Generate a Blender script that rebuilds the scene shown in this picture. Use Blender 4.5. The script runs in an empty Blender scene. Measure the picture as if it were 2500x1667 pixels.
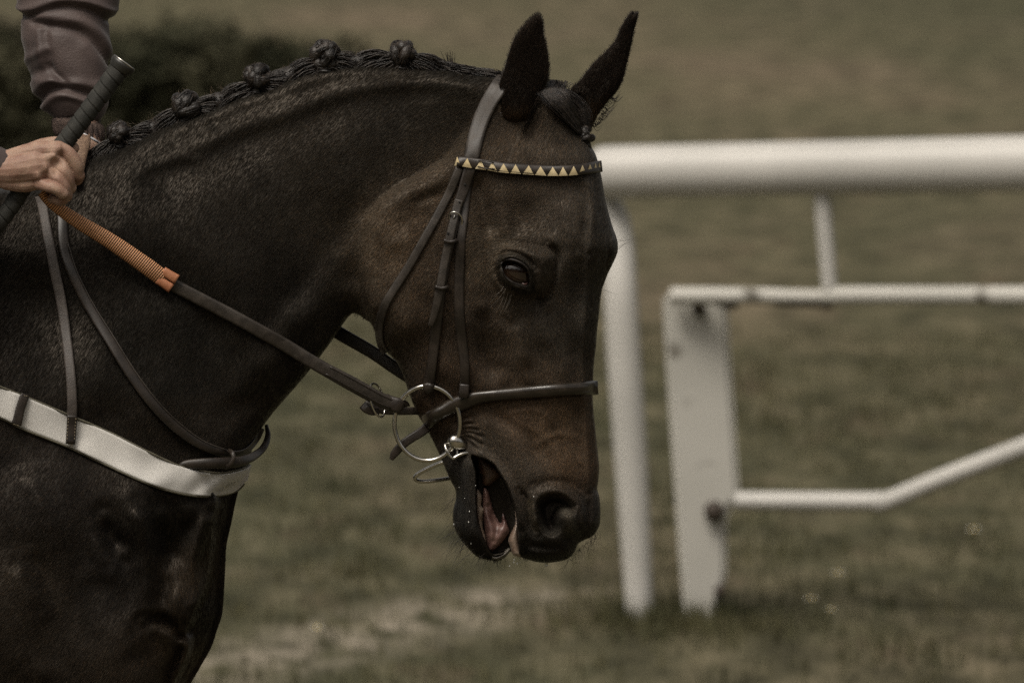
import bpy, bmesh, math, random
import numpy as np
from mathutils import Vector, Matrix
rng = np.random.default_rng(7); random.seed(7)
S = bpy.context.scene
COL = S.collection
# ------------------------------------------------------------------ camera
CAMD, CAMH, PITCH = 11.8, 2.2, math.radians(4.43)
cd = bpy.data.cameras.new('camera'); cam = bpy.data.objects.new('camera', cd); COL.objects.link(cam)
cam.location = (0, -CAMD, CAMH); cam.rotation_euler = (math.pi/2 - PITCH, 0, 0)
cd.lens = 300; cd.sensor_width = 36; cd.clip_start = .5; cd.clip_end = 4000
cd.dof.use_dof = True; cd.dof.focus_distance = CAMD - .11; cd.dof.aperture_fstop = 8.0
S.camera = cam
# ------------------------------------------------------------------ world, sun, exposure
w = bpy.data.worlds.new('World'); S.world = w; w.use_nodes = True
nt = w.node_tree; bg = nt.nodes['Background']
sky = nt.nodes.new('ShaderNodeTexSky'); sky.sky_type = 'NISHITA'; sky.sun_disc = False
SUN_EL, SUN_AZ = math.radians(58), math.radians(-148)     # azimuth from +Y towards +X
sky.sun_elevation = SUN_EL; sky.sun_rotation = SUN_AZ
sky.air_density = 1.0; sky.dust_density = 6.0; sky.ozone_density = .3
hs = nt.nodes.new('ShaderNodeHueSaturation'); hs.inputs['Saturation'].default_value = .2
wm = nt.nodes.new('ShaderNodeMixRGB'); wm.blend_type = 'MULTIPLY'; wm.inputs[0].default_value = 1; wm.inputs[2].default_value = (1, .945, .87, 1)     # warm overcast
nt.links.new(sky.outputs[0], hs.inputs['Color']); nt.links.new(hs.outputs[0], wm.inputs[1]); nt.links.new(wm.outputs[0], bg.inputs[0])
bg.inputs[1].default_value = .10
sd = bpy.data.lights.new('sun', 'SUN'); sd.energy = 1.9; sd.angle = math.radians(24); sd.color = (1, .93, .83)
sun = bpy.data.objects.new('sun', sd); COL.objects.link(sun)
dirv = Vector((math.sin(SUN_AZ)*math.cos(SUN_EL), math.cos(SUN_AZ)*math.cos(SUN_EL), math.sin(SUN_EL)))
sun.rotation_euler = dirv.to_track_quat('Z', 'Y').to_euler()
sun.location = (0, 0, 10)
S.view_settings.view_transform = 'Standard'; S.view_settings.look = 'None'
S.view_settings.exposure = 0.0; S.view_settings.gamma = 1
S.cycles.use_denoising = False          # the photograph is grainy: keep the renderer's own fine grain and the coat's detail

# ------------------------------------------------------------------ photo pixel (2500 wide) + depth -> world point
PX = 0.12/2500
UNIT = CAMD*PX/math.cos(0)          # metres per photo pixel at the horse
Cc = np.array([0, -CAMD, CAMH]); UPv = np.array([0, math.sin(PITCH), math.cos(PITCH)]); FW = np.array([0, math.cos(PITCH), -math.sin(PITCH)])
def P(u, v, y=0.0):
    """world points seen at photo pixel (u,v) lying in the vertical plane y (in metres)"""
    u = np.asarray(u, float); v = np.asarray(v, float); y = np.broadcast_to(np.asarray(y, float), u.shape)
    dx = (u-1250)*PX; dz = -(v-833.5)*PX
    d = np.stack([dx, UPv[1]*dz+FW[1], UPv[2]*dz+FW[2]], -1)
    t = (y+CAMD)/d[..., 1]
    return Cc + d*t[..., None]
def Q(u, v, yp=0.0):                # depth given in photo pixels
    return P(u, v, np.asarray(yp, float)*UNIT)

# ------------------------------------------------------------------ object helpers
def link(o, parent=None):
    COL.objects.link(o)
    if parent: o.parent = parent
    return o
def meta(o, label=None, cat=None, group=None, kind=None):
    if label: o['label'] = label
    if cat: o['category'] = cat
    if group: o['group'] = group
    if kind: o['kind'] = kind
    return o
def empty(name, label, cat, loc=(0, 0, 0), group=None):
    o = bpy.data.objects.new(name, None); o.empty_display_size = .1; link(o); o.location = loc
    return meta(o, label, cat, group)
def mesh_obj(name, verts, faces, mats, parent=None, smooth=True, uvs=None, mi=None, cols=None):
    me = bpy.data.meshes.new(name)
    verts = np.asarray(verts, float)
    if parent is not None: verts = verts - np.array(parent.location)
    me.from_pydata(verts.tolist() if len(verts) < 200000 else verts, [], faces)
    if not isinstance(mats, (list, tuple)): mats = [mats]
    for m in mats: me.materials.append(m)
    if smooth: me.polygons.foreach_set('use_smooth', np.ones(len(me.polygons), bool))
    if mi is not None: me.polygons.foreach_set('material_index', np.asarray(mi, np.int32))
    if uvs is not None:
        uvl = me.uv_layers.new(name='UVMap'); li = np.empty(len(me.loops), np.int32); me.loops.foreach_get('vertex_index', li)
        uvl.data.foreach_set('uv', np.asarray(uvs, np.float32)[li].ravel())
    if cols is not None:
        ca = me.color_attributes.new('Col', 'FLOAT_COLOR', 'POINT')
        ca.data.foreach_set('color', np.concatenate([cols, np.ones((len(cols), 1))], 1).astype(np.float32).ravel())
    me.update()
    return link(bpy.data.objects.new(name, me), parent)
def KS(fn):
    def g_(*a, **k):
        o = fn(*a, **k); o['kind'] = 'stuff'; return o
    return g_
class MB:                           # collects shapes for ONE mesh
    def __init__(s): s.v = []; s.f = []; s.uv = []; s.mi = []; s.n = 0
    def add(s, v, f, uv=None, mi=0):
        v = np.asarray(v, float).reshape(-1, 3); s.v.append(v); s.f += [tuple(int(i)+s.n for i in q) for q in f]
        s.uv.append(np.zeros((len(v), 2)) if uv is None else np.asarray(uv)); s.mi += [mi]*len(f); s.n += len(v)
    def build(s, name, mats, parent=None, smooth=True):
        return mesh_obj(name, np.concatenate(s.v), s.f, mats, parent, smooth, np.concatenate(s.uv), s.mi)
def catmull(p, n=6, closed=False):
    p = np.asarray(p, float)
    if len(p) < 3 and not closed:
        t = np.linspace(0, 1, n+1)[:, None]; return p[0]*(1-t)+p[1]*t
    q = np.concatenate([p[-1:], p, p[:2]]) if closed else np.concatenate([2*p[:1]-p[1:2], p, 2*p[-1:]-p[-2:-1]])
    out = []
    for i in range(1, len(q)-2):
        for k in range(n):
            t = k/n; a, b, c, d = q[i-1:i+3]
            out.append(.5*((2*b)+(-a+c)*t+(2*a-5*b+4*c-d)*t*t+(-a+3*b-3*c+d)*t**3))
    if not closed: out.append(p[-1])
    return np.array(out)
def frames(p):
    t = np.gradient(p, axis=0); t /= np.linalg.norm(t, axis=1)[:, None]+1e-12
    n = np.zeros_like(p); a = np.array([0, 1., 0]) if abs(t[0, 1]) < .9 else np.array([1., 0, 0])
    for i in range(len(p)):
        a = a-t[i]*np.dot(a, t[i]); a /= np.linalg.norm(a)+1e-12; n[i] = a
    return t, n, np.cross(t, n)
def tube(mb, p, r, seg=8, closed=False, caps=True, mi=0, flat=None):
    p = np.asarray(p, float); m = len(p); r = np.broadcast_to(np.asarray(r, float), (m,))
    if closed:
        pp = np.concatenate([p[-1:], p, p[:1]]); t, n, b = frames(pp); t, n, b = t[1:-1], n[1:-1], b[1:-1]
    else: t, n, b = frames(p)
    a = np.linspace(0, 2*math.pi, seg, endpoint=False)
    fl = 1 if flat is None else flat
    v = p[:, None]+r[:, None, None]*(np.cos(a)[None, :, None]*n[:, None]*fl+np.sin(a)[None, :, None]*b[:, None])
    f = []
    mm = m if closed else m-1
    for i in range(mm):
        for k in range(seg):
            j = (i+1) % m; f.append((i*seg+k, i*seg+(k+1) % seg, j*seg+(k+1) % seg, j*seg+k))
    L = np.concatenate([[0], np.cumsum(np.linalg.norm(np.diff(p, axis=0), axis=1))])
    uv = np.stack([np.repeat(L, seg), np.tile(a/(2*math.pi), m)], 1)
    v = v.reshape(-1, 3)
    if caps and not closed:
        f.append(tuple(range(seg))[::-1]); f.append(tuple((m-1)*seg+k for k in range(seg)))
    mb.add(v, f, uv, mi)
def strands(mb, paths, r0, r1=0.00002, mi=0):      # thin tapered 3-sided tubes
    for p in paths:
        m = len(p); tube(mb, p, np.linspace(r0, r1, m), 3, caps=False, mi=mi)

# ------------------------------------------------------------------ materials
def newmat(name):
    m = bpy.data.materials.new(name); m.use_nodes = True
    return m, m.node_tree, m.node_tree.nodes['Principled BSDF']
def nd(t, k, **kw):
    n = t.nodes.new(k)
    for a, b in kw.items():
        if a in n.inputs: n.inputs[a].default_value = b
        else: setattr(n, a, b)
    return n
def noisy(name, c1, c2, scale=40, rough=.5, bump=.2, bscale=None, spec=.5, metal=0, detail=6, mapscale=(1, 1, 1), bdist=.002, sheen=0, rvar=.1):
    m, t, b = newmat(name); L = t.links.new
    tc = nd(t, 'ShaderNodeTexCoord'); mp = nd(t, 'ShaderNodeMapping'); mp.inputs['Scale'].default_value = mapscale
    L(tc.outputs['Object'], mp.inputs[0])
    n1 = nd(t, 'ShaderNodeTexNoise', Scale=scale, Detail=detail); L(mp.outputs[0], n1.inputs['Vector'])
    cr = nd(t, 'ShaderNodeValToRGB'); cr.color_ramp.elements[0].color = (*c1, 1); cr.color_ramp.elements[1].color = (*c2, 1)
    cr.color_ramp.elements[0].position = .35; cr.color_ramp.elements[1].position = .68
    L(n1.outputs[0], cr.inputs[0]); L(cr.outputs[0], b.inputs['Base Color'])
    n2 = nd(t, 'ShaderNodeTexNoise', Scale=bscale or scale*6, Detail=5); L(mp.outputs[0], n2.inputs['Vector'])
    bp = nd(t, 'ShaderNodeBump', Strength=bump, Distance=bdist); L(n2.outputs[0], bp.inputs['Height']); L(bp.outputs[0], b.inputs['Normal'])
    mr = nd(t, 'ShaderNodeMapRange'); mr.inputs['To Min'].default_value = rough-rvar; mr.inputs['To Max'].default_value = rough+rvar
    L(n1.outputs[0], mr.inputs[0]); L(mr.outputs[0], b.inputs['Roughness'])
    b.inputs['Specular IOR Level'].default_value = spec; b.inputs['Metallic'].default_value = metal
    if sheen: b.inputs['Sheen Weight'].default_value = sheen; b.inputs['Sheen Roughness'].default_value = .4
    return m
LEATHER = noisy('dark_leather', (.014, .0105, .008), (.030, .022, .016), 60, .42, .35, 900, .5, bdist=.0006)
LEATHER_WORN = noisy('worn_leather', (.022, .0175, .0135), (.046, .037, .029), 90, .5, .6, 700, .5, bdist=.0006)
STEEL = noisy('steel', (.50, .48, .44), (.68, .66, .61), 60, .25, .05, 400, metal=1, rvar=.08)
SKIN = noisy('skin', (.24, .135, .098), (.38, .255, .185), 55, .6, .6, 420, .4, bdist=.0009)
SKIN.node_tree.nodes['Principled BSDF'].inputs['Subsurface Weight'].default_value = .08
SKIN.node_tree.nodes['Principled BSDF'].inputs['Subsurface Radius'].default_value = (.006, .002, .001)
MAROON = noisy('maroon_cloth', (.048, .034, .032), (.090, .066, .060), 14, .56, .5, 420, .4, bdist=.0015, sheen=.15)
RIBCLOTH = noisy('ribbed_cuff', (.045, .035, .034), (.07, .056, .052), 30, .8, .6, 300, .2, bdist=.001, sheen=.2)
GREYCUFF = noisy('grey_cuff', (.09, .08, .07), (.13, .115, .10), 30, .8, .6, 300, .2, bdist=.001, sheen=.2)
WRAP = noisy('whip_wrap', (.022, .022, .019), (.042, .041, .036), 60, .75, .5, 900, .3, bdist=.0006)
BREECH = noisy('breeches_cloth', (.42, .41, .37), (.5, .48, .44), 25, .8, .4, 500, .2, bdist=.001)
MANE = noisy('mane_hair', (.013, .010, .008), (.042, .031, .023), 120, .42, .9, 500, .5, bdist=.0012, mapscale=(.5, 1, 1.6))
FLY = noisy('fine_hair', (.05, .036, .022), (.13, .10, .066), 60, .4, 0, 100, .5)
LASH = noisy('pale_whisker', (.07, .06, .045), (.12, .10, .08), 60, .4, 0, 100, .5)
def islands(m, lo, hi):
    t = m.node_tree; b = t.nodes['Principled BSDF']; src = b.inputs['Base Color'].links[0].from_socket
    ge = nd(t, 'ShaderNodeNewGeometry'); mr = nd(t, 'ShaderNodeMapRange'); mr.inputs['To Min'].default_value = lo; mr.inputs['To Max'].default_value = hi
    t.links.new(ge.outputs['Random Per Island'], mr.inputs[0]); vm = nd(t, 'ShaderNodeVectorMath', operation='SCALE'); t.links.new(src, vm.inputs[0]); t.links.new(mr.outputs[0], vm.inputs['Scale']); t.links.new(vm.outputs[0], b.inputs['Base Color'])
islands(MANE, .15, 1.25)
WPAINT = noisy('white_plastic', (.44, .43, .40), (.54, .525, .49), 3, .42, .15, 60, .5, bdist=.002)
TONGUE = noisy('tongue_flesh', (.07, .035, .030), (.17, .098, .08), 55, .42, .4, 300, .6, bdist=.001)
GUM = noisy('pale_gum', (.16, .11, .08), (.36, .29, .23), 55, .35, .4, 300, .6, bdist=.001)
WET = noisy('mouth_flesh', (.03, .018, .012), (.085, .045, .025), 40, .4, .4, 200, .5, bdist=.001)
# white paint with dirt on the weathered gate
def dirty_white():
    m = noisy('dirty_white_paint', (.42, .41, .37), (.54, .525, .48), 2.2, .5, .2, 60, .4)
    t = m.node_tree; b = t.nodes['Principled BSDF']; L = t.links.new
    src = b.inputs['Base Color'].links[0].from_socket
    tc = nd(t, 'ShaderNodeTexCoord'); n = nd(t, 'ShaderNodeTexNoise', Scale=9, Detail=4); L(tc.outputs['Object'], n.inputs['Vector'])
    r = nd(t, 'ShaderNodeValToRGB'); r.color_ramp.elements[0].position = .61; r.color_ramp.elements[1].position = .72
    L(n.outputs[0], r.inputs[0]); mx = nd(t, 'ShaderNodeMixRGB'); mx.inputs[2].default_value = (.09, .08, .06, 1)
    L(r.outputs[0], mx.inputs[0]); L(src, mx.inputs[1]); L(mx.outputs[0], b.inputs['Base Color'])
    return m
DIRTYW = dirty_white()
def coat_mat(name='coat'):
    m, t, b = newmat(name); L = t.links.new
    at = nd(t, 'ShaderNodeAttribute'); at.attribute_name = 'Col'
    tc = nd(t, 'ShaderNodeTexCoord')
    n1 = nd(t, 'ShaderNodeTexNoise', Scale=420, Detail=3); L(tc.outputs['Object'], n1.inputs['Vector'])
    n3 = nd(t, 'ShaderNodeTexNoise', Scale=22, Detail=5); L(tc.outputs['Object'], n3.inputs['Vector'])
    r1 = nd(t, 'ShaderNodeMapRange'); r1.inputs['From Min'].default_value = .3; r1.inputs['From Max'].default_value = .7; r1.inputs['To Min'].default_value = .55; r1.inputs['To Max'].default_value = 1.5
    L(n1.outputs[0], r1.inputs[0])
    r3 = nd(t, 'ShaderNodeMapRange'); r3.inputs['From Min'].default_value = .3; r3.inputs['From Max'].default_value = .7; r3.inputs['To Min'].default_value = .7; r3.inputs['To Max'].default_value = 1.3
    L(n3.outputs[0], r3.inputs[0])
    mu = nd(t, 'ShaderNodeMath', operation='MULTIPLY'); L(r1.outputs[0], mu.inputs[0]); L(r3.outputs[0], mu.inputs[1])
    vm = nd(t, 'ShaderNodeVectorMath', operation='SCALE'); L(at.outputs['Color'], vm.inputs[0]); L(mu.outputs[0], vm.inputs['Scale'])
    L(vm.outputs[0], b.inputs['Base Color'])
    bp = nd(t, 'ShaderNodeBump', Strength=.5, Distance=.0008); L(n1.outputs[0], bp.inputs['Height']); L(bp.outputs[0], b.inputs['Normal'])
    b.inputs['Roughness'].default_value = .44; b.inputs['Specular IOR Level'].default_value = .25; b.inputs['Specular Tint'].default_value = (1, .86, .72, 1)
    return m
COAT = coat_mat()

# ------------------------------------------------------------------ 2-D field helpers (photo pixel space)
def seg_dist(X, Y, pts, closed=False):
    pts = np.asarray(pts, float); D = np.full(X.shape, 1e9)
    q = np.roll(pts, -1, 0) if closed else pts[1:]
    for a, b in zip(pts if closed else pts[:-1], q):
        ab = b-a; l2 = ab@ab+1e-9
        t = np.clip(((X-a[0])*ab[0]+(Y-a[1])*ab[1])/l2, 0, 1)
        D = np.minimum(D, (X-a[0]-t*ab[0])**2+(Y-a[1]-t*ab[1])**2)
    return np.sqrt(D)
def inside(X, Y, pts):
    pts = np.asarray(pts, float); q = np.roll(pts, -1, 0); I = np.zeros(X.shape, bool)
    for a, b in zip(pts, q):
        if a[1] == b[1]: continue
        c = ((a[1] > Y) != (b[1] > Y)) & (X < (b[0]-a[0])*(Y-a[1])/(b[1]-a[1])+a[0]); I ^= c
    return I
def sdf(X, Y, pts):
    d = seg_dist(X, Y, pts, True); return np.where(inside(X, Y, pts), d, -d)
def idw(X, Y, cps, p=1.6, eps=50.):
    num = 0; den = 0
    for (a, b, *val) in cps:
        wgt = 1/((X-a)**2+(Y-b)**2+eps**2)**p
        num = num+wgt[..., None]*np.array(val, float); den = den+wgt
    r = num/den[..., None]; return r[..., 0] if r.shape[-1] == 1 else r
def smax(a, b, k): return .5*(a+b+np.sqrt((a-b)**2+k*k))
def sstep(x): x = np.clip(x, 0, 1); return x*x*(3-2*x)
def local(X, Y, pts, pad):
    pts = np.asarray(pts, float); lo = pts.min(0)-pad; hi = pts.max(0)+pad
    ui = np.where((X[0] >= lo[0]) & (X[0] <= hi[0]))[0]; vi = np.where((Y[:, 0] >= lo[1]) & (Y[:, 0] <= hi[1]))[0]
    if len(ui) == 0 or len(vi) == 0: return None
    return slice(vi[0], vi[-1]+1), slice(ui[0], ui[-1]+1)
def ridge(H, X, Y, pts, amp, sig, n=5, taper=True):
    """soft ridge (amp>0) or furrow (amp<0) along a line"""
    c = catmull([p[:2] for p in pts], n); s = local(X, Y, c, sig*3.2)
    if s is None: return
    d = seg_dist(X[s], Y[s], c); g = np.exp(-.5*(d/sig)**2)
    if taper:
        e = np.minimum(np.hypot(X[s]-c[0][0], Y[s]-c[0][1]), np.hypot(X[s]-c[-1][0], Y[s]-c[-1][1]))
        g = g*(.25+.75*sstep(e/(sig*2.5)))
    H[s] += amp*g
def blob(H, X, Y, u, v, ru, rv, amp, ang=0, p=2):
    s = local(X, Y, [(u, v)], max(ru, rv)*3)
    if s is None: return
    a = math.radians(ang); dx = X[s]-u; dy = Y[s]-v
    x = dx*math.cos(a)+dy*math.sin(a); y = -dx*math.sin(a)+dy*math.cos(a)
    H[s] += amp*np.exp(-.5*(((x/ru)**2+(y/rv)**2)**(p/2)))
def plate(H, X, Y, poly, amp, soft, bias=0, smooth=True, mode='add'):
    c = catmull(poly, 5, True) if smooth else np.array(poly, float); s = local(X, Y, c, soft*2+4)
    if s is None: return
    g = sstep((sdf(X[s], Y[s], c)+bias)/soft)
    if mode == 'add': H[s] += amp*g
    else: H[s] = H[s]*(1-g)+amp*g

def sheet_mesh(X, Y, sdv, HF, HB, yc=0, cols=None, step=None):
    """closed solid from front/back heights over sd>0; border points are pulled onto the outline"""
    ny, nx = X.shape
    gy, gx = np.gradient(sdv); du = np.gradient(X, axis=1); dv = np.gradient(Y, axis=0)
    gx = gx/du; gy = gy/dv; gl = np.hypot(gx, gy)+1e-6
    ins = sdv > 0
    cell = ins[:-1, :-1] | ins[1:, :-1] | ins[:-1, 1:] | ins[1:, 1:]
    need = np.zeros_like(ins); need[:-1, :-1] |= cell; need[1:, :-1] |= cell; need[:-1, 1:] |= cell; need[1:, 1:] |= cell
    bd = need & ~ins
    U = X.copy(); V = Y.copy()
    U[bd] -= (sdv*gx/gl)[bd]; V[bd] -= (sdv*gy/gl)[bd]
    HFs = np.where(bd, 0, HF); HBs = np.where(bd, 0, HB)
    ycg = np.broadcast_to(yc, X.shape)
    F = Q(U, V, ycg-HFs); B = Q(U, V, ycg+HBs)
    idf = -np.ones(X.shape, int); idf[need] = np.arange(need.sum()); nF = need.sum()
    idb = idf.copy(); bi = ins & need; idb[bi] = nF+np.arange(bi.sum())
    verts = np.concatenate([F[need], B[bi]])
    cy, cx = np.where(cell)
    a, b, c, d = idf[cy, cx], idf[cy, cx+1], idf[cy+1, cx+1], idf[cy+1, cx]
    f1 = np.stack([d, c, b, a], 1)
    a, b, c, d = idb[cy, cx], idb[cy, cx+1], idb[cy+1, cx+1], idb[cy+1, cx]
    f2 = np.stack([a, b, c, d], 1)
    allb = (bd[cy, cx] & bd[cy, cx+1] & bd[cy+1, cx+1] & bd[cy+1, cx])
    faces = np.concatenate([f1, f2[~allb]])
    cc = None if cols is None else np.concatenate([cols[need], cols[bi]])
    return verts, faces, cc
def pillow(poly, T, R, yc=0, step=3, TB=None, yfun=None, feats=None, smooth=True, pw=2.0):
    c = catmull(poly, 6, True) if smooth else np.array(poly, float)
    lo = c.min(0)-2*step; hi = c.max(0)+2*step
    X, Y = np.meshgrid(np.arange(lo[0], hi[0], step), np.arange(lo[1], hi[1], step))
    s = sdf(X, Y, c); prof = (1-(1-np.clip(s/R, 0, 1))**pw)**(1/pw)
    HF = T*prof; HB = (TB if TB is not None else T)*prof
    if feats: feats(HF, X, Y, s)
    yy = yfun(X, Y) if yfun else yc
    v, f, _ = sheet_mesh(X, Y, s, HF, HB, yy)
    return v, f
# ================================================================== SETTING
def gpt(u, v):
    ang = PITCH+math.atan((v-833.5)*PX); y = CAMH/math.tan(ang)-CAMD; return P(float(u), float(v), y)
TRACK = (gpt(700., 1590.), gpt(1330., 1440.))
def ground_mat():
    m, t, b = newmat('turf'); L = t.links.new
    tc = nd(t, 'ShaderNodeTexCoord')
    def noise(scale, ms, detail=5, rough=.6):
        mp = nd(t, 'ShaderNodeMapping'); mp.inputs['Scale'].default_value = ms; L(tc.outputs['Object'], mp.inputs[0])
        n = nd(t, 'ShaderNodeTexNoise', Scale=scale, Detail=detail, Roughness=rough); L(mp.outputs[0], n.inputs['Vector']); return n.outputs[0]
    def ramp(src, *st):
        r = nd(t, 'ShaderNodeValToRGB'); e = r.color_ramp.elements
        while len(e) < len(st): e.new(.5)
        for el, (p, c) in zip(e, st): el.position = p; el.color = (*c, 1)
        L(src, r.inputs[0]); return r.outputs[0]
    def mix(f, a, c, mode='MIX'):
        x = nd(t, 'ShaderNodeMixRGB', blend_type=mode)
        if isinstance(f, float): x.inputs[0].default_value = f
        else: L(f, x.inputs[0])
        L(a, x.inputs[1]); L(c, x.inputs[2]); return x.outputs[0]
    big = noise(.55, (1, .28, 1), 4)
    mid = noise(5.5, (1, .35, 1), 6, .65)
    fin = noise(60, (1, .5, 1), 4, .7)
    green = ramp(mid, (.34, (.034, .035, .021)), (.50, (.082, .080, .050)), (.66, (.145, .133, .090)))
    brown = ramp(mid, (.34, (.052, .045, .031)), (.50, (.118, .101, .073)), (.66, (.20, .168, .125)))
    base = mix(ramp(big, (.46, (0, 0, 0)), (.68, (.9, .9, .9))), green, brown)
    # worn earth in patches of grass
    pt = ramp(noise(3.2, (1, .3, 1), 3), (.58, (0, 0, 0)), (.70, (.75, .75, .75)))
    base = mix(pt, base, ramp(fin, (.3, (.04, .032, .022)), (.7, (.15, .12, .085))))
    far = ramp(noise(.12, (1, .35, 1), 3), (.35, (.72, .74, .68)), (.65, (1.25, 1.14, 1.1)))
    base = mix(1.0, base, far, 'MULTIPLY')
    base = mix(1.0, base, ramp(fin, (.25, (.6, .6, .6)), (.75, (1.35, 1.35, 1.3))), 'MULTIPLY')
    # pale worn track across the turf
    A, B = TRACK; d = (B-A)[:2]; ang = math.atan2(d[1], d[0]); ln_ = float(np.linalg.norm(d))
    mp = nd(t, 'ShaderNodeMapping', vector_type='TEXTURE'); mp.inputs['Location'].default_value = (A[0], A[1], 0); mp.inputs['Rotation'].default_value = (0, 0, ang); L(tc.outputs['Object'], mp.inputs[0])
    sx = nd(t, 'ShaderNodeSeparateXYZ'); L(mp.outputs[0], sx.inputs[0])
    ab = nd(t, 'ShaderNodeMath', operation='ABSOLUTE'); L(sx.outputs[1], ab.inputs[0])
    m1 = nd(t, 'ShaderNodeMapRange'); m1.inputs['From Min'].default_value = .32; m1.inputs['From Max'].default_value = .05; L(ab.outputs[0], m1.inputs[0])
    m2 = nd(t, 'ShaderNodeMapRange'); m2.inputs['From Min'].default_value = ln_*1.15; m2.inputs['From Max'].default_value = ln_*.85; L(sx.outputs[0], m2.inputs[0])
    m3 = nd(t, 'ShaderNodeMath', operation='MULTIPLY'); L(m1.outputs[0], m3.inputs[0]); L(m2.outputs[0], m3.inputs[1])
    m4 = nd(t, 'ShaderNodeMath', operation='MULTIPLY'); L(m3.outputs[0], m4.inputs[0]); L(ramp(noise(9, (1, .4, 1), 5), (.38, (0, 0, 0)), (.6, (1, 1, 1))), m4.inputs[1])
    base = mix(m4.outputs[0], base, ramp(fin, (.3, (.18, .155, .12)), (.7, (.34, .30, .235))))
    L(base, b.inputs['Base Color']); b.inputs['Roughness'].default_value = .95; b.inputs['Specular IOR Level'].default_value = .1
    bp = nd(t, 'ShaderNodeBump', Strength=.8, Distance=.03); L(mid, bp.inputs['Height']); L(bp.outputs[0], b.inputs['Normal'])
    return m
g = mesh_obj('ground', [(-1500, -300, 0), (1500, -300, 0), (1500, 3000, 0), (-1500, 3000, 0)], [(0, 1, 2, 3)], ground_mat(), smooth=False)
meta(g, kind='structure')
# grass: many blades near the foot of the rails
GRASSM = noisy('grass_blades', (.03, .034, .014), (.10, .09, .045), 3, .7, 0, 50, .2)
def grass():
    N = 42000
    y = rng.uniform(5.0, 17, N); x = rng.uniform(-1, 1, N)*(.9+.065*(y+CAMD))
    cl = np.sin(x*7.1+np.sin(y*2.3)*2)*np.sin(y*3.3+np.cos(x*4.7)*1.7)
    keep = rng.random(N) < (.35+.65*np.clip(cl+.3, 0, 1)); x = x[keep]; y = y[keep]; n = len(x)
    for (u_, v_, k_) in ((1563, 1505, 500), (1700, 1520, 800)):
        q_ = gpt(u_, v_); x = np.concatenate([x, q_[0]+rng.normal(0, .14, k_)]); y = np.concatenate([y, q_[1]+rng.normal(-.05, .22, k_)])
    tall = np.concatenate([np.zeros(n), np.ones(len(x)-n)]); clk = np.concatenate([cl[keep], np.zeros(len(x)-n)]); n = len(x)
    h = rng.uniform(.02, .055, n)*(1+.4*np.clip(clk, 0, 1))*(1+.5*tall*rng.random(n)); a = rng.uniform(0, 6.283, n); wd = rng.uniform(.0015, .0035, n); b = rng.uniform(0, .03, n)
    base = np.stack([x, y, np.zeros(n)], 1); wv = np.stack([np.cos(a)*wd, np.sin(a)*wd, np.zeros(n)], 1)
    tip = base+np.stack([np.sin(a)*b, np.cos(a)*b, h], 1)
    v = np.stack([base-wv, base+wv, tip], 1).reshape(-1, 3); f = np.arange(3*n).reshape(-1, 3).tolist()
    o = mesh_obj('grass', v, f, GRASSM, smooth=False); meta(o, 'short tufty grass growing around the white rails', 'grass', kind='stuff')
grass()
# hedge far behind, dark and low
def hedge():
    m = noisy('hedge_leaves', (.026, .027, .015), (.078, .073, .045), 2.2, .8, 0, 50, .1)
    yd = 25.0; e = P(np.array([965., -900.]), np.array([100., 100.]), yd)
    x1, x0 = e[0, 0], e[1, 0]; mb = MB()
    N = 34000; x = rng.uniform(x0, x1, N); yy = yd+rng.uniform(-.5, .7, N)
    top = .62+.05*np.sin(x*1.9)+.04*np.sin(x*4.3+1)+.05*rng.standard_normal(N)
    top = top*np.clip((x1-x)/.12, .35, 1)**.5
    z = rng.random(N)**.7*top
    c = np.stack([x, yy, z], 1); d1 = rng.standard_normal((N, 3)); d1 /= np.linalg.norm(d1, axis=1)[:, None]
    d2 = np.cross(d1, rng.standard_normal((N, 3))); d2 /= np.linalg.norm(d2, axis=1)[:, None]
    s = rng.uniform(.02, .05, N)[:, None]
    v = np.stack([c-d1*s, c+d2*s*.6, c+d1*s, c-d2*s*.6], 1).reshape(-1, 3)
    mb.add(v, np.arange(4*N).reshape(-1, 4).tolist())
    o = mb.build('hedge', m, smooth=False); meta(o, 'long low dark green hedge behind the horse neck', 'hedge')
hedge()
# trees added out of view behind the camera for the wet eye to mirror
def unseen_wood():
    m = noisy('wood_leaves', (.008, .011, .005), (.03, .034, .014), 1.5, .8, 0, 20, .1)
    N = 16000; x = rng.uniform(-70, 70, N); top = 13+2.2*np.sin(x*.31)+1.6*np.sin(x*.83+1)+.9*np.sin(x*2.1); y = -38+rng.uniform(-3, 3, N)
    c = np.stack([x, y, rng.random(N)*top], 1); d1 = rng.standard_normal((N, 3)); d1 /= np.linalg.norm(d1, axis=1)[:, None]; d2 = np.cross(d1, rng.standard_normal((N, 3))); d2 /= np.linalg.norm(d2, axis=1)[:, None]; s = rng.uniform(.35, .8, N)[:, None]
    v = np.stack([c-d1*s, c+d2*s*.7, c+d1*s, c-d2*s*.7], 1).reshape(-1, 3); mb = MB(); mb.add(v, np.arange(4*N).reshape(-1, 4).tolist())
    o = mb.build('unseen_wood', m, smooth=False); meta(o, 'dark unseen trees added behind the camera for the horse eye to mirror', 'unseen_wood', kind='stuff')
unseen_wood()
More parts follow.
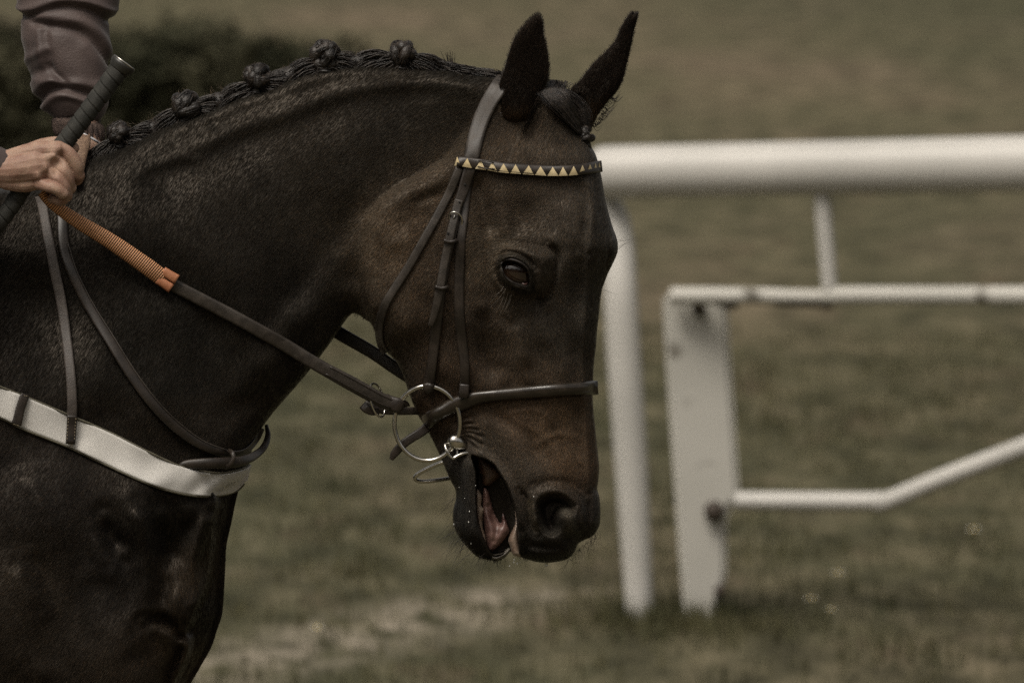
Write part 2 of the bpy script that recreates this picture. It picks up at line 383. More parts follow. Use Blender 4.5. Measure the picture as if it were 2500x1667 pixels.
# ------------------------------------------------------------------ running rail (white, out of focus)
FY = 8.2
def depth_u(u, y0=FY): return y0 - (u-1400)/1100*.35
rail = empty('running_rail', 'white plastic racecourse rail with thick top tube and curved post', 'rail', tuple(P(1495., 1500., FY)))
def rtube(name, pts, r, seg=20, mat=WPAINT, parent=None, n=8, closed=False):
    c = catmull(np.array(pts, float), n); mb = MB()
    tube(mb, P(c[:, 0], c[:, 1], depth_u(c[:, 0]) + (c[:, 3] if c.shape[1] > 3 else 0)), c[:, 2]*PX*(CAMD+FY), seg)
    return mb.build(name, mat, parent)
def top_rail():
    mb = MB(); pts = [(1462, 426, 50), (1468, 424, 60), (1482, 422, 65), (1600, 419, 65), (2000, 410.5, 66), (2510, 400, 68), (3600, 378, 72), (5200, 345, 80)]
    c = catmull(pts, 5); tube(mb, P(c[:, 0], c[:, 1], depth_u(c[:, 0])), c[:, 2]*PX*(CAMD+FY), 32)
    return mb.build('top_rail', WPAINT, rail)
top_rail()
rtube('curved_post', [(1400, 470, 38, .06), (1450, 480, 40, .06), (1492, 530, 41, .05), (1508, 600, 41, .03), (1515, 720, 42, 0), (1527, 920, 43, 0), (1545, 1200, 40, 0), (1563, 1520, 34, 0)], 1, parent=rail)
rtube('stanchion', [(2006, 460, 21), (2012, 540, 21), (2021, 640, 20), (2026, 712, 19)], 1, parent=rail)
DARK_UNDER = noisy('dark_underside', (.03, .025, .02), (.07, .055, .04), 30, .7, .3, 100)
gate = empty('rail_gate', 'weathered white tubular gate hung on a wide flat post with dark stains', 'gate', tuple(P(1720., 1530., FY)))
def slab(name, poly, y, th, parent, mat, bev=.012):
    poly = np.array(poly, float); f = P(poly[:, 0], poly[:, 1], y-th/2); b = P(poly[:, 0], poly[:, 1], y+th/2); n = len(poly)
    bm = bmesh.new(); vs = [bm.verts.new(p) for p in np.concatenate([f, b])]
    bm.faces.new(vs[:n]); bm.faces.new(vs[n:][::-1])
    for i in range(n): bm.faces.new((vs[i], vs[n+i], vs[n+(i+1) % n], vs[(i+1) % n]))
    bmesh.ops.recalc_face_normals(bm, faces=bm.faces); bmesh.ops.bevel(bm, geom=bm.edges[:], offset=bev, segments=3, affect='EDGES')
    me = bpy.data.meshes.new(name); bm.to_mesh(me); bm.free(); me.materials.append(mat)
    o = bpy.data.objects.new(name, me); link(o, parent)
    if parent: o.data.transform(Matrix.Translation(-parent.location))
    return o
slab('wide_post', [(1617, 716), (1700, 706), (1776, 712), (1784, 880), (1800, 1120), (1806, 1205), (1776, 1250), (1774, 1400), (1770, 1420), (1735, 1530), (1672, 1530), (1656, 1330), (1640, 1100), (1625, 880)], FY, .07, gate, DIRTYW)
rtube('upper_bar', [(1640, 722, 21), (1720, 722, 21), (1850, 722, 19), (1990, 724, 17), (2030, 722, 22), (2200, 721, 22), (2510, 722, 23), (3300, 726, 25)], 1, mat=DIRTYW, parent=gate)
rtube('lower_bar', [(1795, 1222, 23), (1900, 1223, 23), (2100, 1224, 23), (2160, 1222, 23)], 1, mat=WPAINT, parent=gate)
rtube('brace', [(2135, 1228, 20), (2165, 1224, 23), (2300, 1168, 23), (2510, 1088, 24), (3000, 900, 26)], 1, mat=WPAINT, parent=gate, n=3)
for bp_ in ([(1892, 740, 6), (1960, 742, 8), (2018, 741, 8)], [(1752, 742, 8), (1800, 741, 9)]): rtube('underside_strip', bp_, 1, 8, DARK_UNDER, gate)  # dark strips added below the upper bar for its shaded underside
DARKB = noisy('rusty_bolt', (.03, .025, .02), (.07, .05, .035), 30, .7, .3, 100)
for (u, v, r) in ((1706, 752, 17), (1786, 740, 17), (1743, 1246, 25), (2020, 742, 15), (1758, 1440, 15)):
    mb = MB(); p = P(np.array([u, u+.01]), np.array([v, v]), np.array([FY-.035, FY-.065])); tube(mb, p, [r*PX*(CAMD+FY)]*2, 12); mb.build('bolt', DARKB, gate)
# small white flowers in the turf
DAISY = noisy('daisy_petals', (.72, .70, .62), (.8, .78, .7), 30, .7, 0, 50)
YOLK = noisy('daisy_centre', (.5, .36, .05), (.6, .42, .08), 30, .7, 0, 50)
STEM = noisy('daisy_stem', (.06, .09, .03), (.1, .13, .04), 30, .7, 0, 50)
for i, (u, v, s, lab) in enumerate([(2046, 1448, 1.0, 'small white daisy in grass below the lower gate bar, largest of three'),
        (1980, 1512, .8, 'small white daisy in the grass just right of the foot of the wide post'),
        (2028, 1540, .6, 'small faint daisy, lowest of the three near the wide post'),
        (2375, 1340, 1.0, 'white daisy in the grass at the right, under the sloping brace'),
        (775, 1585, .8, 'white daisy in the turf low in front of the horse chest')]):
    dz = (v-833.5)*PX; ang = PITCH+math.atan(dz); y = CAMH/math.tan(ang)-CAMD; p = P(float(u), float(v), y); p[2] = 0
    e = empty('daisy', lab, 'flower', tuple(p), 'daisies in the turf')
    mb = MB(); r = .017*s
    for k in range(13):
        a = k/13*2*math.pi; d = np.array([math.cos(a), math.sin(a), 0]); q = np.array([-math.sin(a), math.cos(a), 0]); up = np.array([0, -.02, .05])
        b0 = p+up; mb.add([b0+d*r*.2-q*r*.06, b0+d*r*.2+q*r*.06, b0+d*r*.8+q*r*.2+[0, 0, .004], b0+d*r+[0, 0, .003], b0+d*r*.8-q*r*.2+[0, 0, .004]], [(0, 1, 2, 3, 4)])
    mb.build('petals', DAISY, e, smooth=False)
    mb = MB(); tube(mb, np.array([p+[0, -.02, .048], p+[0, -.021, .056]]), [r*.3, r*.2], 8); mb.build('flower_centre', YOLK, e)
    mb = MB(); tube(mb, np.array([p, p+[0, -.008, .03], p+[0, -.02, .05]]), [.0012]*3, 5); mb.build('stem', STEM, e)

# ================================================================== HORSE
crest = [(60, 462), (140, 420), (218, 385), (300, 358), (400, 306), (502, 270), (590, 232), (672, 208), (740, 178), (839, 160), (931, 156), (1022, 160), (1097, 170), (1148, 180), (1222, 190)]
NECK = [(-2350, 700), (-2330, 580), (-2150, 480), (-1800, 430), (-1400, 500), (-900, 545), (-500, 500), (-200, 450)] + crest + \
       [(1300, 230), (1330, 400), (1250, 600), (1080, 760), (960, 800), (905, 788), (871, 766), (850, 774), (808, 835), (744, 918), (680, 992), (645, 1036), (622, 1075), (609, 1125),
        (596, 1160), (585, 1188), (575, 1227), (564, 1281), (553, 1331), (550, 1389), (546, 1462), (542, 1501), (531, 1534), (517, 1577), (495, 1617), (466, 1667), (420, 1740), (330, 1810), (100, 1850), (-400, 1860), (-1000, 1800), (-1500, 1600), (-1800, 1520), (-2100, 1480), (-2280, 1200)]
HEAD = [(1222, 190), (1262, 186), (1300, 190), (1337, 200), (1369, 214), (1394, 228), (1410, 270), (1424, 320), (1437, 348), (1452, 373), (1460, 395), (1466, 420), (1471, 446), (1477, 480), (1486, 520), (1495, 552), (1507, 586), (1508, 615), (1496, 644), (1484, 669), (1473, 698), (1467, 723), (1463, 764), (1458, 806), (1455, 847), (1450, 889),
        (1448, 930), (1447, 965), (1449, 1003), (1453, 1041), (1457, 1080), (1461, 1118), (1463, 1141), (1461, 1171), (1458, 1194), (1463, 1210), (1466, 1240), (1465, 1275), (1458, 1294), (1446, 1309), (1424, 1319), (1411, 1328), (1404, 1344), (1393, 1359), (1374, 1368), (1340, 1373), (1309, 1371), (1282, 1363), (1266, 1357), (1252, 1349), (1243, 1346), (1236, 1358),
        (1217, 1368), (1190, 1366), (1164, 1358), (1141, 1336), (1122, 1313), (1110, 1290), (1105, 1267), (1107, 1240), (1113, 1217), (1111, 1194), (1101, 1175), (1089, 1149), (1080, 1126), (1068, 1099), (1057, 1076), (1045, 1053), (1034, 1034), (1022, 1016), (1009, 987), (995, 950), (983, 912), (968, 884), (952, 866), (935, 850), (922, 830), (914, 806), (904, 788), (891, 773), (880, 755), (868, 705), (864, 640), (869, 580), (880, 530), (905, 488), (950, 450), (1010, 415), (1070, 380), (1120, 320), (1160, 255), (1190, 215)]
ux = np.concatenate([np.arange(-2360, -60, 14), np.arange(-60, 850, 4), np.arange(850, 1515, 2.5)])
vx = np.concatenate([np.arange(150, 1390, 2.5), np.arange(1390, 1690, 4), np.arange(1690, 1880, 14)])
X, Y = np.meshgrid(ux, vx)
cN = catmull(NECK, 3, True); cH = catmull(HEAD, 3, True)
sN = sdf(X, Y, cN)
sH = np.full(X.shape, -1e3); lh = local(X, Y, cH, 30); sH[lh] = sdf(X[lh], Y[lh], cH)
sU = np.maximum(sN, sH)
TN = idw(X, Y, [(1150, 250, 78), (1000, 230, 55), (800, 250, 55), (600, 310, 62), (400, 380, 80), (200, 440, 105), (60, 500, 130), (1050, 400, 92), (900, 350, 98), (750, 420, 120), (600, 500, 145), (450, 600, 190), (900, 560, 88), (900, 700, 80), (780, 700, 115), (700, 800, 135), (600, 950, 165),
                (550, 780, 180), (400, 800, 235), (300, 600, 220), (100, 650, 240), (350, 1000, 285), (500, 1100, 235), (200, 950, 330), (0, 1000, 360), (100, 1250, 400), (0, 1500, 420), (300, 1250, 360), (450, 1300, 300), (520, 1400, 200), (400, 1600, 270), (250, 1600, 380),
                (-300, 700, 330), (-400, 1200, 430), (-900, 1200, 480), (-900, 700, 330), (-1600, 700, 330), (-1600, 1200, 430), (-2100, 1000, 360)], 1.5, 70)
RN = idw(X, Y, [(1150, 220, 60), (900, 180, 60), (700, 230, 65), (400, 330, 80), (200, 420, 90), (0, 480, 110), (870, 740, 70), (740, 900, 110), (640, 1040, 130), (590, 1200, 170), (545, 1450, 150), (450, 1660, 150), (300, 1200, 240), (300, 800, 200), (-900, 600, 260), (-900, 1500, 360), (-2100, 1000, 330)], 1.5, 60)
TH = idw(X, Y, [(1280, 280, 105), (1400, 300, 90), (1380, 420, 150), (1250, 450, 160), (1400, 560, 175), (1280, 640, 185), (1180, 560, 160), (1080, 500, 140), (980, 560, 135), (930, 650, 128), (1000, 750, 135), (1100, 700, 148), (1180, 760, 155), (1320, 780, 135), (1420, 760, 120), (1100, 880, 125), (1000, 880, 98), (1060, 980, 88),
                (1200, 900, 122), (1350, 900, 112), (1430, 900, 92), (1150, 1040, 88), (1280, 1050, 102), (1420, 1050, 82), (1200, 1130, 84), (1330, 1150, 104), (1430, 1180, 82), (1360, 1260, 118), (1300, 1330, 86), (1400, 1320, 88), (1130, 1180, 68), (1140, 1290, 70), (1200, 1340, 58), (1080, 1090, 66)], 1.8, 40)
RH = idw(X, Y, [(1300, 230, 90), (1440, 380, 85), (1490, 560, 80), (1460, 700, 62), (1440, 900, 55), (1440, 1100, 60), (1440, 1250, 60), (1350, 1360, 60), (1180, 1350, 55), (1110, 1250, 50), (1060, 1050, 65), (970, 860, 80), (880, 680, 62), (900, 500, 60), (1060, 380, 60), (1180, 240, 60), (1250, 650, 90)], 1.6, 40)
def prof(s, R, pw=2.15): return (1-(1-np.clip(s/R, 0, 1))**pw)**(1/pw)
HN = TN*prof(sN, RN); HH = TH*prof(sH, RH)
base_front_neck = HN.copy(); base_back = np.maximum(HN, HH)
# ---- neck, shoulder and chest relief
R_ = lambda *a, **k: ridge(HN, X, Y, *a, **k)
R_([(478, 373), (530, 338), (610, 307), (706, 276), (791, 242), (860, 220), (960, 204), (1080, 200), (1190, 214)], 9, 15)
R_([(500, 318), (600, 272), (700, 238), (800, 205), (900, 188), (1050, 182)], -7, 12)
R_([(330, 420), (420, 390), (478, 375)], 7, 12); R_([(420, 352), (470, 322), (540, 292)], -6, 10)
R_([(860, 570), (800, 660), (720, 770), (650, 860)], 13, 24); R_([(900, 470), (830, 590), (750, 700), (690, 780)], -11, 26)
R_([(862, 700), (820, 760), (740, 850), (640, 960), (500, 1040)], -12, 24)
R_([(350, 560), (480, 640), (620, 640), (760, 560)], 10, 60); R_([(250, 520), (380, 690), (520, 830), (590, 960)], -16, 50)
R_([(150, 560), (250, 760), (330, 960), (360, 1120)], 14, 50)
R_([(0, 640), (120, 820), (200, 1000)], -10, 45)
R_([(60, 1160), (90, 1210), (112, 1270)], 9, 14); R_([(30, 1370), (60, 1430), (92, 1490)], 12, 18); R_([(70, 1340), (110, 1420), (120, 1500)], -9, 16)
R_([(252, 1255), (272, 1305), (306, 1352)], -32, 17); R_([(262, 1340), (285, 1385), (320, 1410)], 6, 24); R_([(235, 1290), (240, 1340), (262, 1390)], 12, 14)
R_([(180, 1385), (260, 1400), (330, 1440)], 8, 20); R_([(60, 1620), (110, 1640), (150, 1667)], 10, 20); R_([(200, 1500), (240, 1560), (290, 1600)], -10, 28)
0 and plate(HN, X, Y, [(-300, 1150), (300, 1180), (347, 1245), (358, 1389), (368, 1425), (360, 1480), (342, 1527), (330, 1552), (341, 1577), (352, 1606), (342, 1660), (300, 1850), (-300, 1850)], 46, 46)
R_([(335, 1215), (352, 1300), (360, 1389), (362, 1440), (350, 1500), (325, 1545)], 36, 22)
R_([(330, 1600), (335, 1650), (320, 1720)], 12, 22)
plate(HN, X, Y, [(700, 1185), (536, 1190), (530, 1225), (520, 1300), (508, 1418), (482, 1480), (474, 1505), (456, 1541), (464, 1560), (459, 1599), (427, 1667), (390, 1760), (330, 1860), (700, 1860)], -105, 16, bias=5)
R_([(515, 1245), (490, 1300), (474, 1371), (482, 1440), (470, 1500)], 26, 13); R_([(470, 1240), (440, 1320), (410, 1400)], -34, 24)
blob(HN, X, Y, 430, 1440, 38, 60, 44, -12)
R_([(345, 1514), (380, 1508), (414, 1523), (436, 1546), (452, 1534)], -34, 11); R_([(350, 1535), (385, 1532), (410, 1548), (428, 1570)], 16, 14)
R_([(443, 1566), (428, 1606), (408, 1645), (395, 1690)], -34, 9); R_([(455, 1555), (452, 1600), (432, 1650)], 16, 8)
R_([(390, 1250), (400, 1330), (402, 1400), (390, 1460), (376, 1505)], -40, 22)
# ---- head relief
R_ = lambda *a, **k: ridge(HH, X, Y, *a, **k)
blob(HH, X, Y, 1010, 650, 95, 130, 20); R_([(905, 780), (950, 850), (1000, 940), (1045, 1040)], 6, 16)
R_([(900, 520), (960, 480), (1040, 450), (1110, 420)], 7, 16); R_([(1000, 505), (1040, 482), (1090, 470)], -7, 10); R_([(960, 560), (1010, 530), (1060, 520)], -5, 12)
R_([(930, 610), (980, 590), (1020, 600)], 4, 12); R_([(1110, 560), (1150, 620), (1168, 700), (1165, 780)], 9, 20); R_([(1155, 420), (1170, 470), (1185, 540), (1208, 582)], -22, 16)
R_([(1222, 495), (1236, 545), (1225, 590)], 10, 14); blob(HH, X, Y, 1300, 520, 60, 26, -9, -8)
R_([(1235, 590), (1290, 582), (1335, 590), (1380, 575)], 8, 14)
plate(HH, X, Y, [(1206, 610), (1245, 590), (1300, 592), (1345, 602), (1361, 630), (1353, 665), (1343, 700), (1328, 728), (1285, 738), (1235, 728), (1206, 695), (1196, 650)], 26, 34)
R_([(1336, 596), (1357, 617), (1360, 640), (1354, 668), (1346, 700), (1333, 728), (1308, 742)], -15, 6.5)
R_([(1320, 610), (1335, 635), (1330, 670)], -5, 9); R_([(1305, 690), (1315, 705), (1322, 718)], 6, 8)
plate(HH, X, Y, [(1222, 640), (1236, 631), (1262, 637), (1286, 652), (1294, 668), (1296, 690), (1290, 699), (1262, 693), (1240, 684), (1227, 668)], -24, 9)
R_([(1212, 628), (1234, 616), (1262, 619), (1288, 634), (1306, 654)], -12, 4); R_([(1219, 640), (1240, 626), (1266, 630), (1290, 646), (1302, 664)], 13, 5)
R_([(1236, 606), (1270, 606), (1300, 618), (1318, 640)], 6, 6)
R_([(1221, 650), (1229, 676), (1252, 696), (1282, 708), (1300, 716)], 12, 5); R_([(1213, 648), (1220, 682), (1246, 708), (1284, 722), (1306, 726)], -11, 5)
R_([(1206, 665), (1215, 695), (1240, 718)], 7, 7); R_([(1296, 705), (1308, 716), (1322, 738)], -8, 5)
R_([(1426, 425), (1440, 462), (1448, 507), (1443, 560), (1438, 620)], 9, 7); blob(HH, X, Y, 1428, 540, 9, 32, -13); R_([(1410, 440), (1415, 490), (1420, 540)], -7, 12)
R_([(1465, 500), (1475, 560), (1472, 620), (1462, 690)], -8, 7); R_([(1493, 575), (1498, 615), (1488, 655)], 9, 5); R_([(1486, 560), (1487, 610), (1478, 665)], -10, 4)
R_([(1438, 620), (1434, 700), (1427, 780), (1424, 850), (1425, 930), (1431, 1000), (1434, 1080), (1437, 1150), (1440, 1205)], 8, 6.5)
R_([(1412, 620), (1406, 720), (1400, 830), (1402, 930), (1410, 1040), (1418, 1130)], -8, 11)
R_([(1378, 600), (1375, 700), (1370, 800)], 5, 18)
R_([(1180, 745), (1180, 820), (1192, 890), (1235, 925)], -22, 19); R_([(1262, 770), (1268, 840), (1290, 905)], 13, 18); R_([(1300, 760), (1335, 830), (1365, 890)], 8, 16); R_([(1335, 735), (1370, 790), (1385, 850)], -8, 16)
R_([(1210, 760), (1245, 790), (1262, 770)], -7, 10); R_([(1315, 870), (1300, 930), (1310, 1000)], -6, 16)
R_([(1150, 800), (1150, 880), (1120, 960)], 6, 16); R_([(1210, 990), (1260, 1030), (1320, 1060), (1360, 1110)], 2, 7); R_([(1240, 1010), (1300, 1000), (1350, 1030), (1385, 1090)], 1.4, 4)
R_([(1160, 1010), (1230, 1060), (1280, 1130), (1300, 1190)], 8, 18); R_([(1190, 1000), (1270, 1050), (1320, 1120)], -5, 12)
R_([(1300, 1090), (1360, 1060), (1410, 1070)], 3, 6); R_([(1010, 960), (1050, 990), (1080, 1040)], 5, 10)
for k in range(8):                                   # wrinkles at the corner of the mouth
    r = 27+k*7.5; a = np.radians(np.linspace(183, 276-k*2, 9)); arc = [(1124+r*math.cos(t)*(.92)+1.5*math.sin(3*t+k), 1084+r*math.sin(t)) for t in a]
    R_(arc, -6.0+.35*k, 2.7, taper=True, n=3)
for (a, b, c) in [((1124, 1048), (1146, 1046), (1170, 1050)), ((1128, 1056), (1150, 1056), (1180, 1066)), ((1130, 1062), (1152, 1070), (1182, 1088)), ((1132, 1070), (1150, 1082), (1168, 1098)), ((1118, 1040), (1140, 1034), (1160, 1034)), ((1112, 1032), (1132, 1022), (1150, 1018))]:
    R_([a, b, c], -6.5, 2.8)
blob(HH, X, Y, 1128, 1084, 24, 16, -12)
R_([(1155, 1092), (1195, 1122), (1226, 1160), (1248, 1198), (1262, 1245), (1270, 1300)], 12, 11)
R_([(1180, 1090), (1225, 1130), (1255, 1180), (1275, 1215)], -4, 8)
R_([(1266, 1198), (1284, 1216), (1291, 1244), (1296, 1277), (1312, 1305)], -13, 5.5); R_([(1302, 1225), (1306, 1260), (1312, 1285)], 9, 8)
blob(HH, X, Y, 1362, 1262, 62, 62, 22)
# nostril
plate(HH, X, Y, [(1312, 1232), (1330, 1212), (1356, 1206), (1382, 1214), (1402, 1234), (1398, 1252), (1382, 1250), (1368, 1262), (1366, 1290), (1350, 1304), (1330, 1296), (1316, 1270)], -64, 34, bias=10)
R_([(1312, 1222), (1326, 1204), (1352, 1196), (1384, 1203), (1408, 1222), (1421, 1250), (1424, 1280), (1412, 1306)], 6, 12)
R_([(1378, 1240), (1392, 1262), (1396, 1292), (1386, 1315)], 16, 13); R_([(1408, 1238), (1412, 1268), (1404, 1300)], -8, 6)
R_([(1316, 1290), (1340, 1318), (1372, 1326), (1402, 1312)], 6, 14); R_([(1431, 1215), (1436, 1255), (1428, 1296)], -12, 7); R_([(1300, 1190), (1340, 1175), (1390, 1180), (1425, 1205)], -7, 8)
R_([(1452, 1206), (1454, 1245), (1448, 1285)], 6, 6); R_([(1395, 1322), (1415, 1312), (1440, 1300)], -9, 7)
R_([(1280, 1345), (1320, 1352), (1365, 1350), (1395, 1335)], 9, 8); R_([(1285, 1328), (1330, 1335), (1375, 1334)], -6, 6)
R_([(1103, 1160), (1114, 1190), (1118, 1230), (1112, 1280)], -9, 4); R_([(1140, 1110), (1142, 1180), (1140, 1260), (1158, 1330)], 9, 12); R_([(1160, 1230), (1160, 1280), (1172, 1325)], 5, 5); blob(HH, X, Y, 1135, 1300, 28, 30, 10)
CAV = [(1150, 1112), (1167, 1114), (1201, 1127), (1221, 1153), (1240, 1186), (1251, 1216), (1261, 1249), (1264, 1277), (1268, 1330), (1262, 1352), (1246, 1352), (1240, 1346), (1215, 1353), (1199, 1350), (1184, 1324), (1174, 1298), (1166, 1268), (1162, 1233), (1162, 1190), (1160, 1150)]
plate(HH, X, Y, CAV, 10, 6, mode='set')
# ---- gentle muscle and hair-lie unevenness
def softnoise(step, amp, seed):
    r = np.random.default_rng(seed); gx_ = np.arange(-2400, 1600, step); gy_ = np.arange(100, 1950, step)
    G = r.standard_normal((len(gy_), len(gx_)))
    fx = (X-gx_[0])/step; fy = (Y-gy_[0])/step; ix = np.clip(fx.astype(int), 0, len(gx_)-2); iy = np.clip(fy.astype(int), 0, len(gy_)-2)
    tx = sstep(fx-ix); ty = sstep(fy-iy)
    return amp*((G[iy, ix]*(1-tx)+G[iy, ix+1]*tx)*(1-ty)+(G[iy+1, ix]*(1-tx)+G[iy+1, ix+1]*tx)*ty)
rel = softnoise(110, 2.6, 1)+softnoise(50, .6, 2)+softnoise(17, .1, 3)
wN = sstep(sN/60); wH = sstep(sH/40)
HN = np.maximum(HN, 0)+rel*wN; HH = np.maximum(HH, 0)+(rel*.7)*wH
HF = np.where(sH > 0, smax(HN, HH, 7)-3.5*0, HN); HF = np.where(sH > 0, HF-3.5*np.clip(sH/10, 0, 1)*0, HF)
mask_in = sU > 0
# behind lips the cavity must stay a cavity
c = catmull(CAV, 5, True); lc = local(X, Y, c, 8); gcv = sstep(sdf(X[lc], Y[lc], c)/6); HF[lc] = HF[lc]*(1-gcv)+10*gcv
def HAT(u, v, off=0.0, blur=0):
    """height of the horse's near surface at a photo pixel"""
    u = np.asarray(u, float); v = np.asarray(v, float)
    iu = np.interp(u, ux, np.arange(len(ux))); iv = np.interp(v, vx, np.arange(len(vx)))
    i0 = np.clip(iu.astype(int), 0, len(ux)-2); j0 = np.clip(iv.astype(int), 0, len(vx)-2); a = iu-i0; b = iv-j0
    Hh = np.where(mask_in, HF, 0)
    return (Hh[j0, i0]*(1-a)+Hh[j0, i0+1]*a)*(1-b)+(Hh[j0+1, i0]*(1-a)+Hh[j0+1, i0+1]*a)*b+off
# ---- coat colours (bay-brown, black points; neck shade, dark hollows and lit chest edges painted in)
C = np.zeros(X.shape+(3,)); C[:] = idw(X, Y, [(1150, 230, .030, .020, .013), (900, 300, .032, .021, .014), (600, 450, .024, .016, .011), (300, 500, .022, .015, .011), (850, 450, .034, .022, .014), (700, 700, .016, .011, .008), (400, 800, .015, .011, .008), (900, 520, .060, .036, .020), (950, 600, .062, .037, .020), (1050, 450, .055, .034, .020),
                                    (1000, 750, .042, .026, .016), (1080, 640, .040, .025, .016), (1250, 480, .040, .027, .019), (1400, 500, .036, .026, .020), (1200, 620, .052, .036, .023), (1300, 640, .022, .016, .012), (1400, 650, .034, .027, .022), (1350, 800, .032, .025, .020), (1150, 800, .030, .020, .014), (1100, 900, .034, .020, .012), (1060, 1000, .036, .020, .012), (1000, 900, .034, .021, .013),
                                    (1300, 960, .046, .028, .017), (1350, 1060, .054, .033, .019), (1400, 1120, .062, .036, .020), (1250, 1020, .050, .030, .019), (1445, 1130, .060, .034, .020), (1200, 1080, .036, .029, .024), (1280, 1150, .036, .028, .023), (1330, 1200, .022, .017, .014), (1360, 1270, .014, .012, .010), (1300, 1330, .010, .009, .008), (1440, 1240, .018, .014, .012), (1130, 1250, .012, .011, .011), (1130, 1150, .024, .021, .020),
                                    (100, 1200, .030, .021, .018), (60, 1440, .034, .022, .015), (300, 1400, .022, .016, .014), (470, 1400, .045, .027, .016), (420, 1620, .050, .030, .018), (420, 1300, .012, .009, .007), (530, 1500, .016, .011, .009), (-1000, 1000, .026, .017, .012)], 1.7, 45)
def paint(fn, col):
    c = np.array(col); C[:] = C*(1-fn[..., None])+c*fn[..., None]
def pl(poly, soft, bias=0):
    f = np.zeros(X.shape); plate(f, X, Y, poly, 1, soft, bias); return f
def ln(pts, sig, amp=1):
    f = np.zeros(X.shape); ridge(f, X, Y, pts, amp, sig, taper=False); return np.clip(f, 0, 1)
paint(pl([(1212, 625), (1240, 612), (1275, 618), (1305, 650), (1312, 705), (1290, 722), (1240, 708), (1215, 680)], 10)*.85, (.012, .010, .008))
paint(pl(CAV, 5, 3), (.004, .003, .002))  # mouth cavity painted near-black to stand for its shade
paint(ln([(1155, 1098), (1195, 1127), (1226, 1165), (1248, 1203), (1258, 1250), (1262, 1310)], 8, .8), (.026, .021, .018))
paint(pl([(1318, 1230), (1356, 1212), (1395, 1232), (1368, 1262), (1352, 1300), (1325, 1285)], 10)*.9, (.008, .006, .005))
paint(ln([(1380, 1245), (1394, 1266), (1392, 1290)], 9, .8), (.052, .042, .032))
paint(ln([(1296, 1225), (1300, 1260), (1308, 1290)], 6, .6), (.05, .038, .026))
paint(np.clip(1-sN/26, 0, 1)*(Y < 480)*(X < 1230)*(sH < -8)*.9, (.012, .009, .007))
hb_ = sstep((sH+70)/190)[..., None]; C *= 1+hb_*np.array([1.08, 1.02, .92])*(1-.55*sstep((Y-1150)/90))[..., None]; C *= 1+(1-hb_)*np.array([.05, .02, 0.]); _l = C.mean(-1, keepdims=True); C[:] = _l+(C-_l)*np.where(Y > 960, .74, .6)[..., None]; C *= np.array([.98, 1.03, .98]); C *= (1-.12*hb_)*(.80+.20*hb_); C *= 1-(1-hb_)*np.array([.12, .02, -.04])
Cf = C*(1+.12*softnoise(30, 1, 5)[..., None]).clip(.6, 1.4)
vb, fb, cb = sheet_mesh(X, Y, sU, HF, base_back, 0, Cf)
# ears
def ear_feats(fold):
    def fn(H, x, y, s):
        ridge(H, x, y, fold[0], 3, 9); ridge(H, x, y, fold[1], -6, 7)
        H *= np.where(s > 0, 1, 0)
    return fn
NEAR = [(1312, 35), (1324, 50), (1327, 83), (1334, 112), (1339, 143), (1340, 172), (1337, 198), (1327, 223), (1315, 246), (1302, 271), (1293, 297), (1280, 322), (1258, 340), (1241, 334), (1232, 312), (1226, 287), (1219, 255), (1218, 217), (1223, 191), (1232, 166), (1241, 134), (1254, 98), (1270, 73), (1292, 50)]
FAR = [(1540, 31), (1547, 36), (1555, 31), (1556, 45), (1547, 80), (1541, 112), (1531, 153), (1522, 191), (1506, 223), (1484, 249), (1465, 273), (1452, 296), (1440, 322), (1424, 318), (1414, 282), (1402, 248), (1392, 222), (1417, 196), (1445, 159), (1477, 128), (1501, 101), (1512, 75), (1525, 52)]
def near_y(x, y): return -(62+46*sstep((y-120)/200))+58*sstep((y-278)/55)
def far_y(x, y): return 62-28*sstep((y-120)/200)+0*x
v1, f1 = pillow(NEAR, 20, 40, step=3, TB=14, yfun=near_y, feats=ear_feats(([(1308, 60), (1318, 130), (1318, 200), (1290, 270)], [(1326, 90), (1330, 150), (1325, 205), (1302, 255), (1278, 300)])))
v2, f2 = pillow(FAR, 20, 34, step=3, TB=14, yfun=far_y, feats=ear_feats(([(1540, 60), (1525, 130), (1490, 200), (1450, 260)], [(1520, 70), (1512, 100), (1500, 120)])))
extraV = [v1, v2]; extraF = [f1, f2]
def limb(pts, seg=20):
    mb = MB(); c = catmull(pts, 5); tube(mb, Q(c[:, 0], c[:, 1], c[:, 2]), c[:, 3]*UNIT, seg); return mb.v[0], mb.f
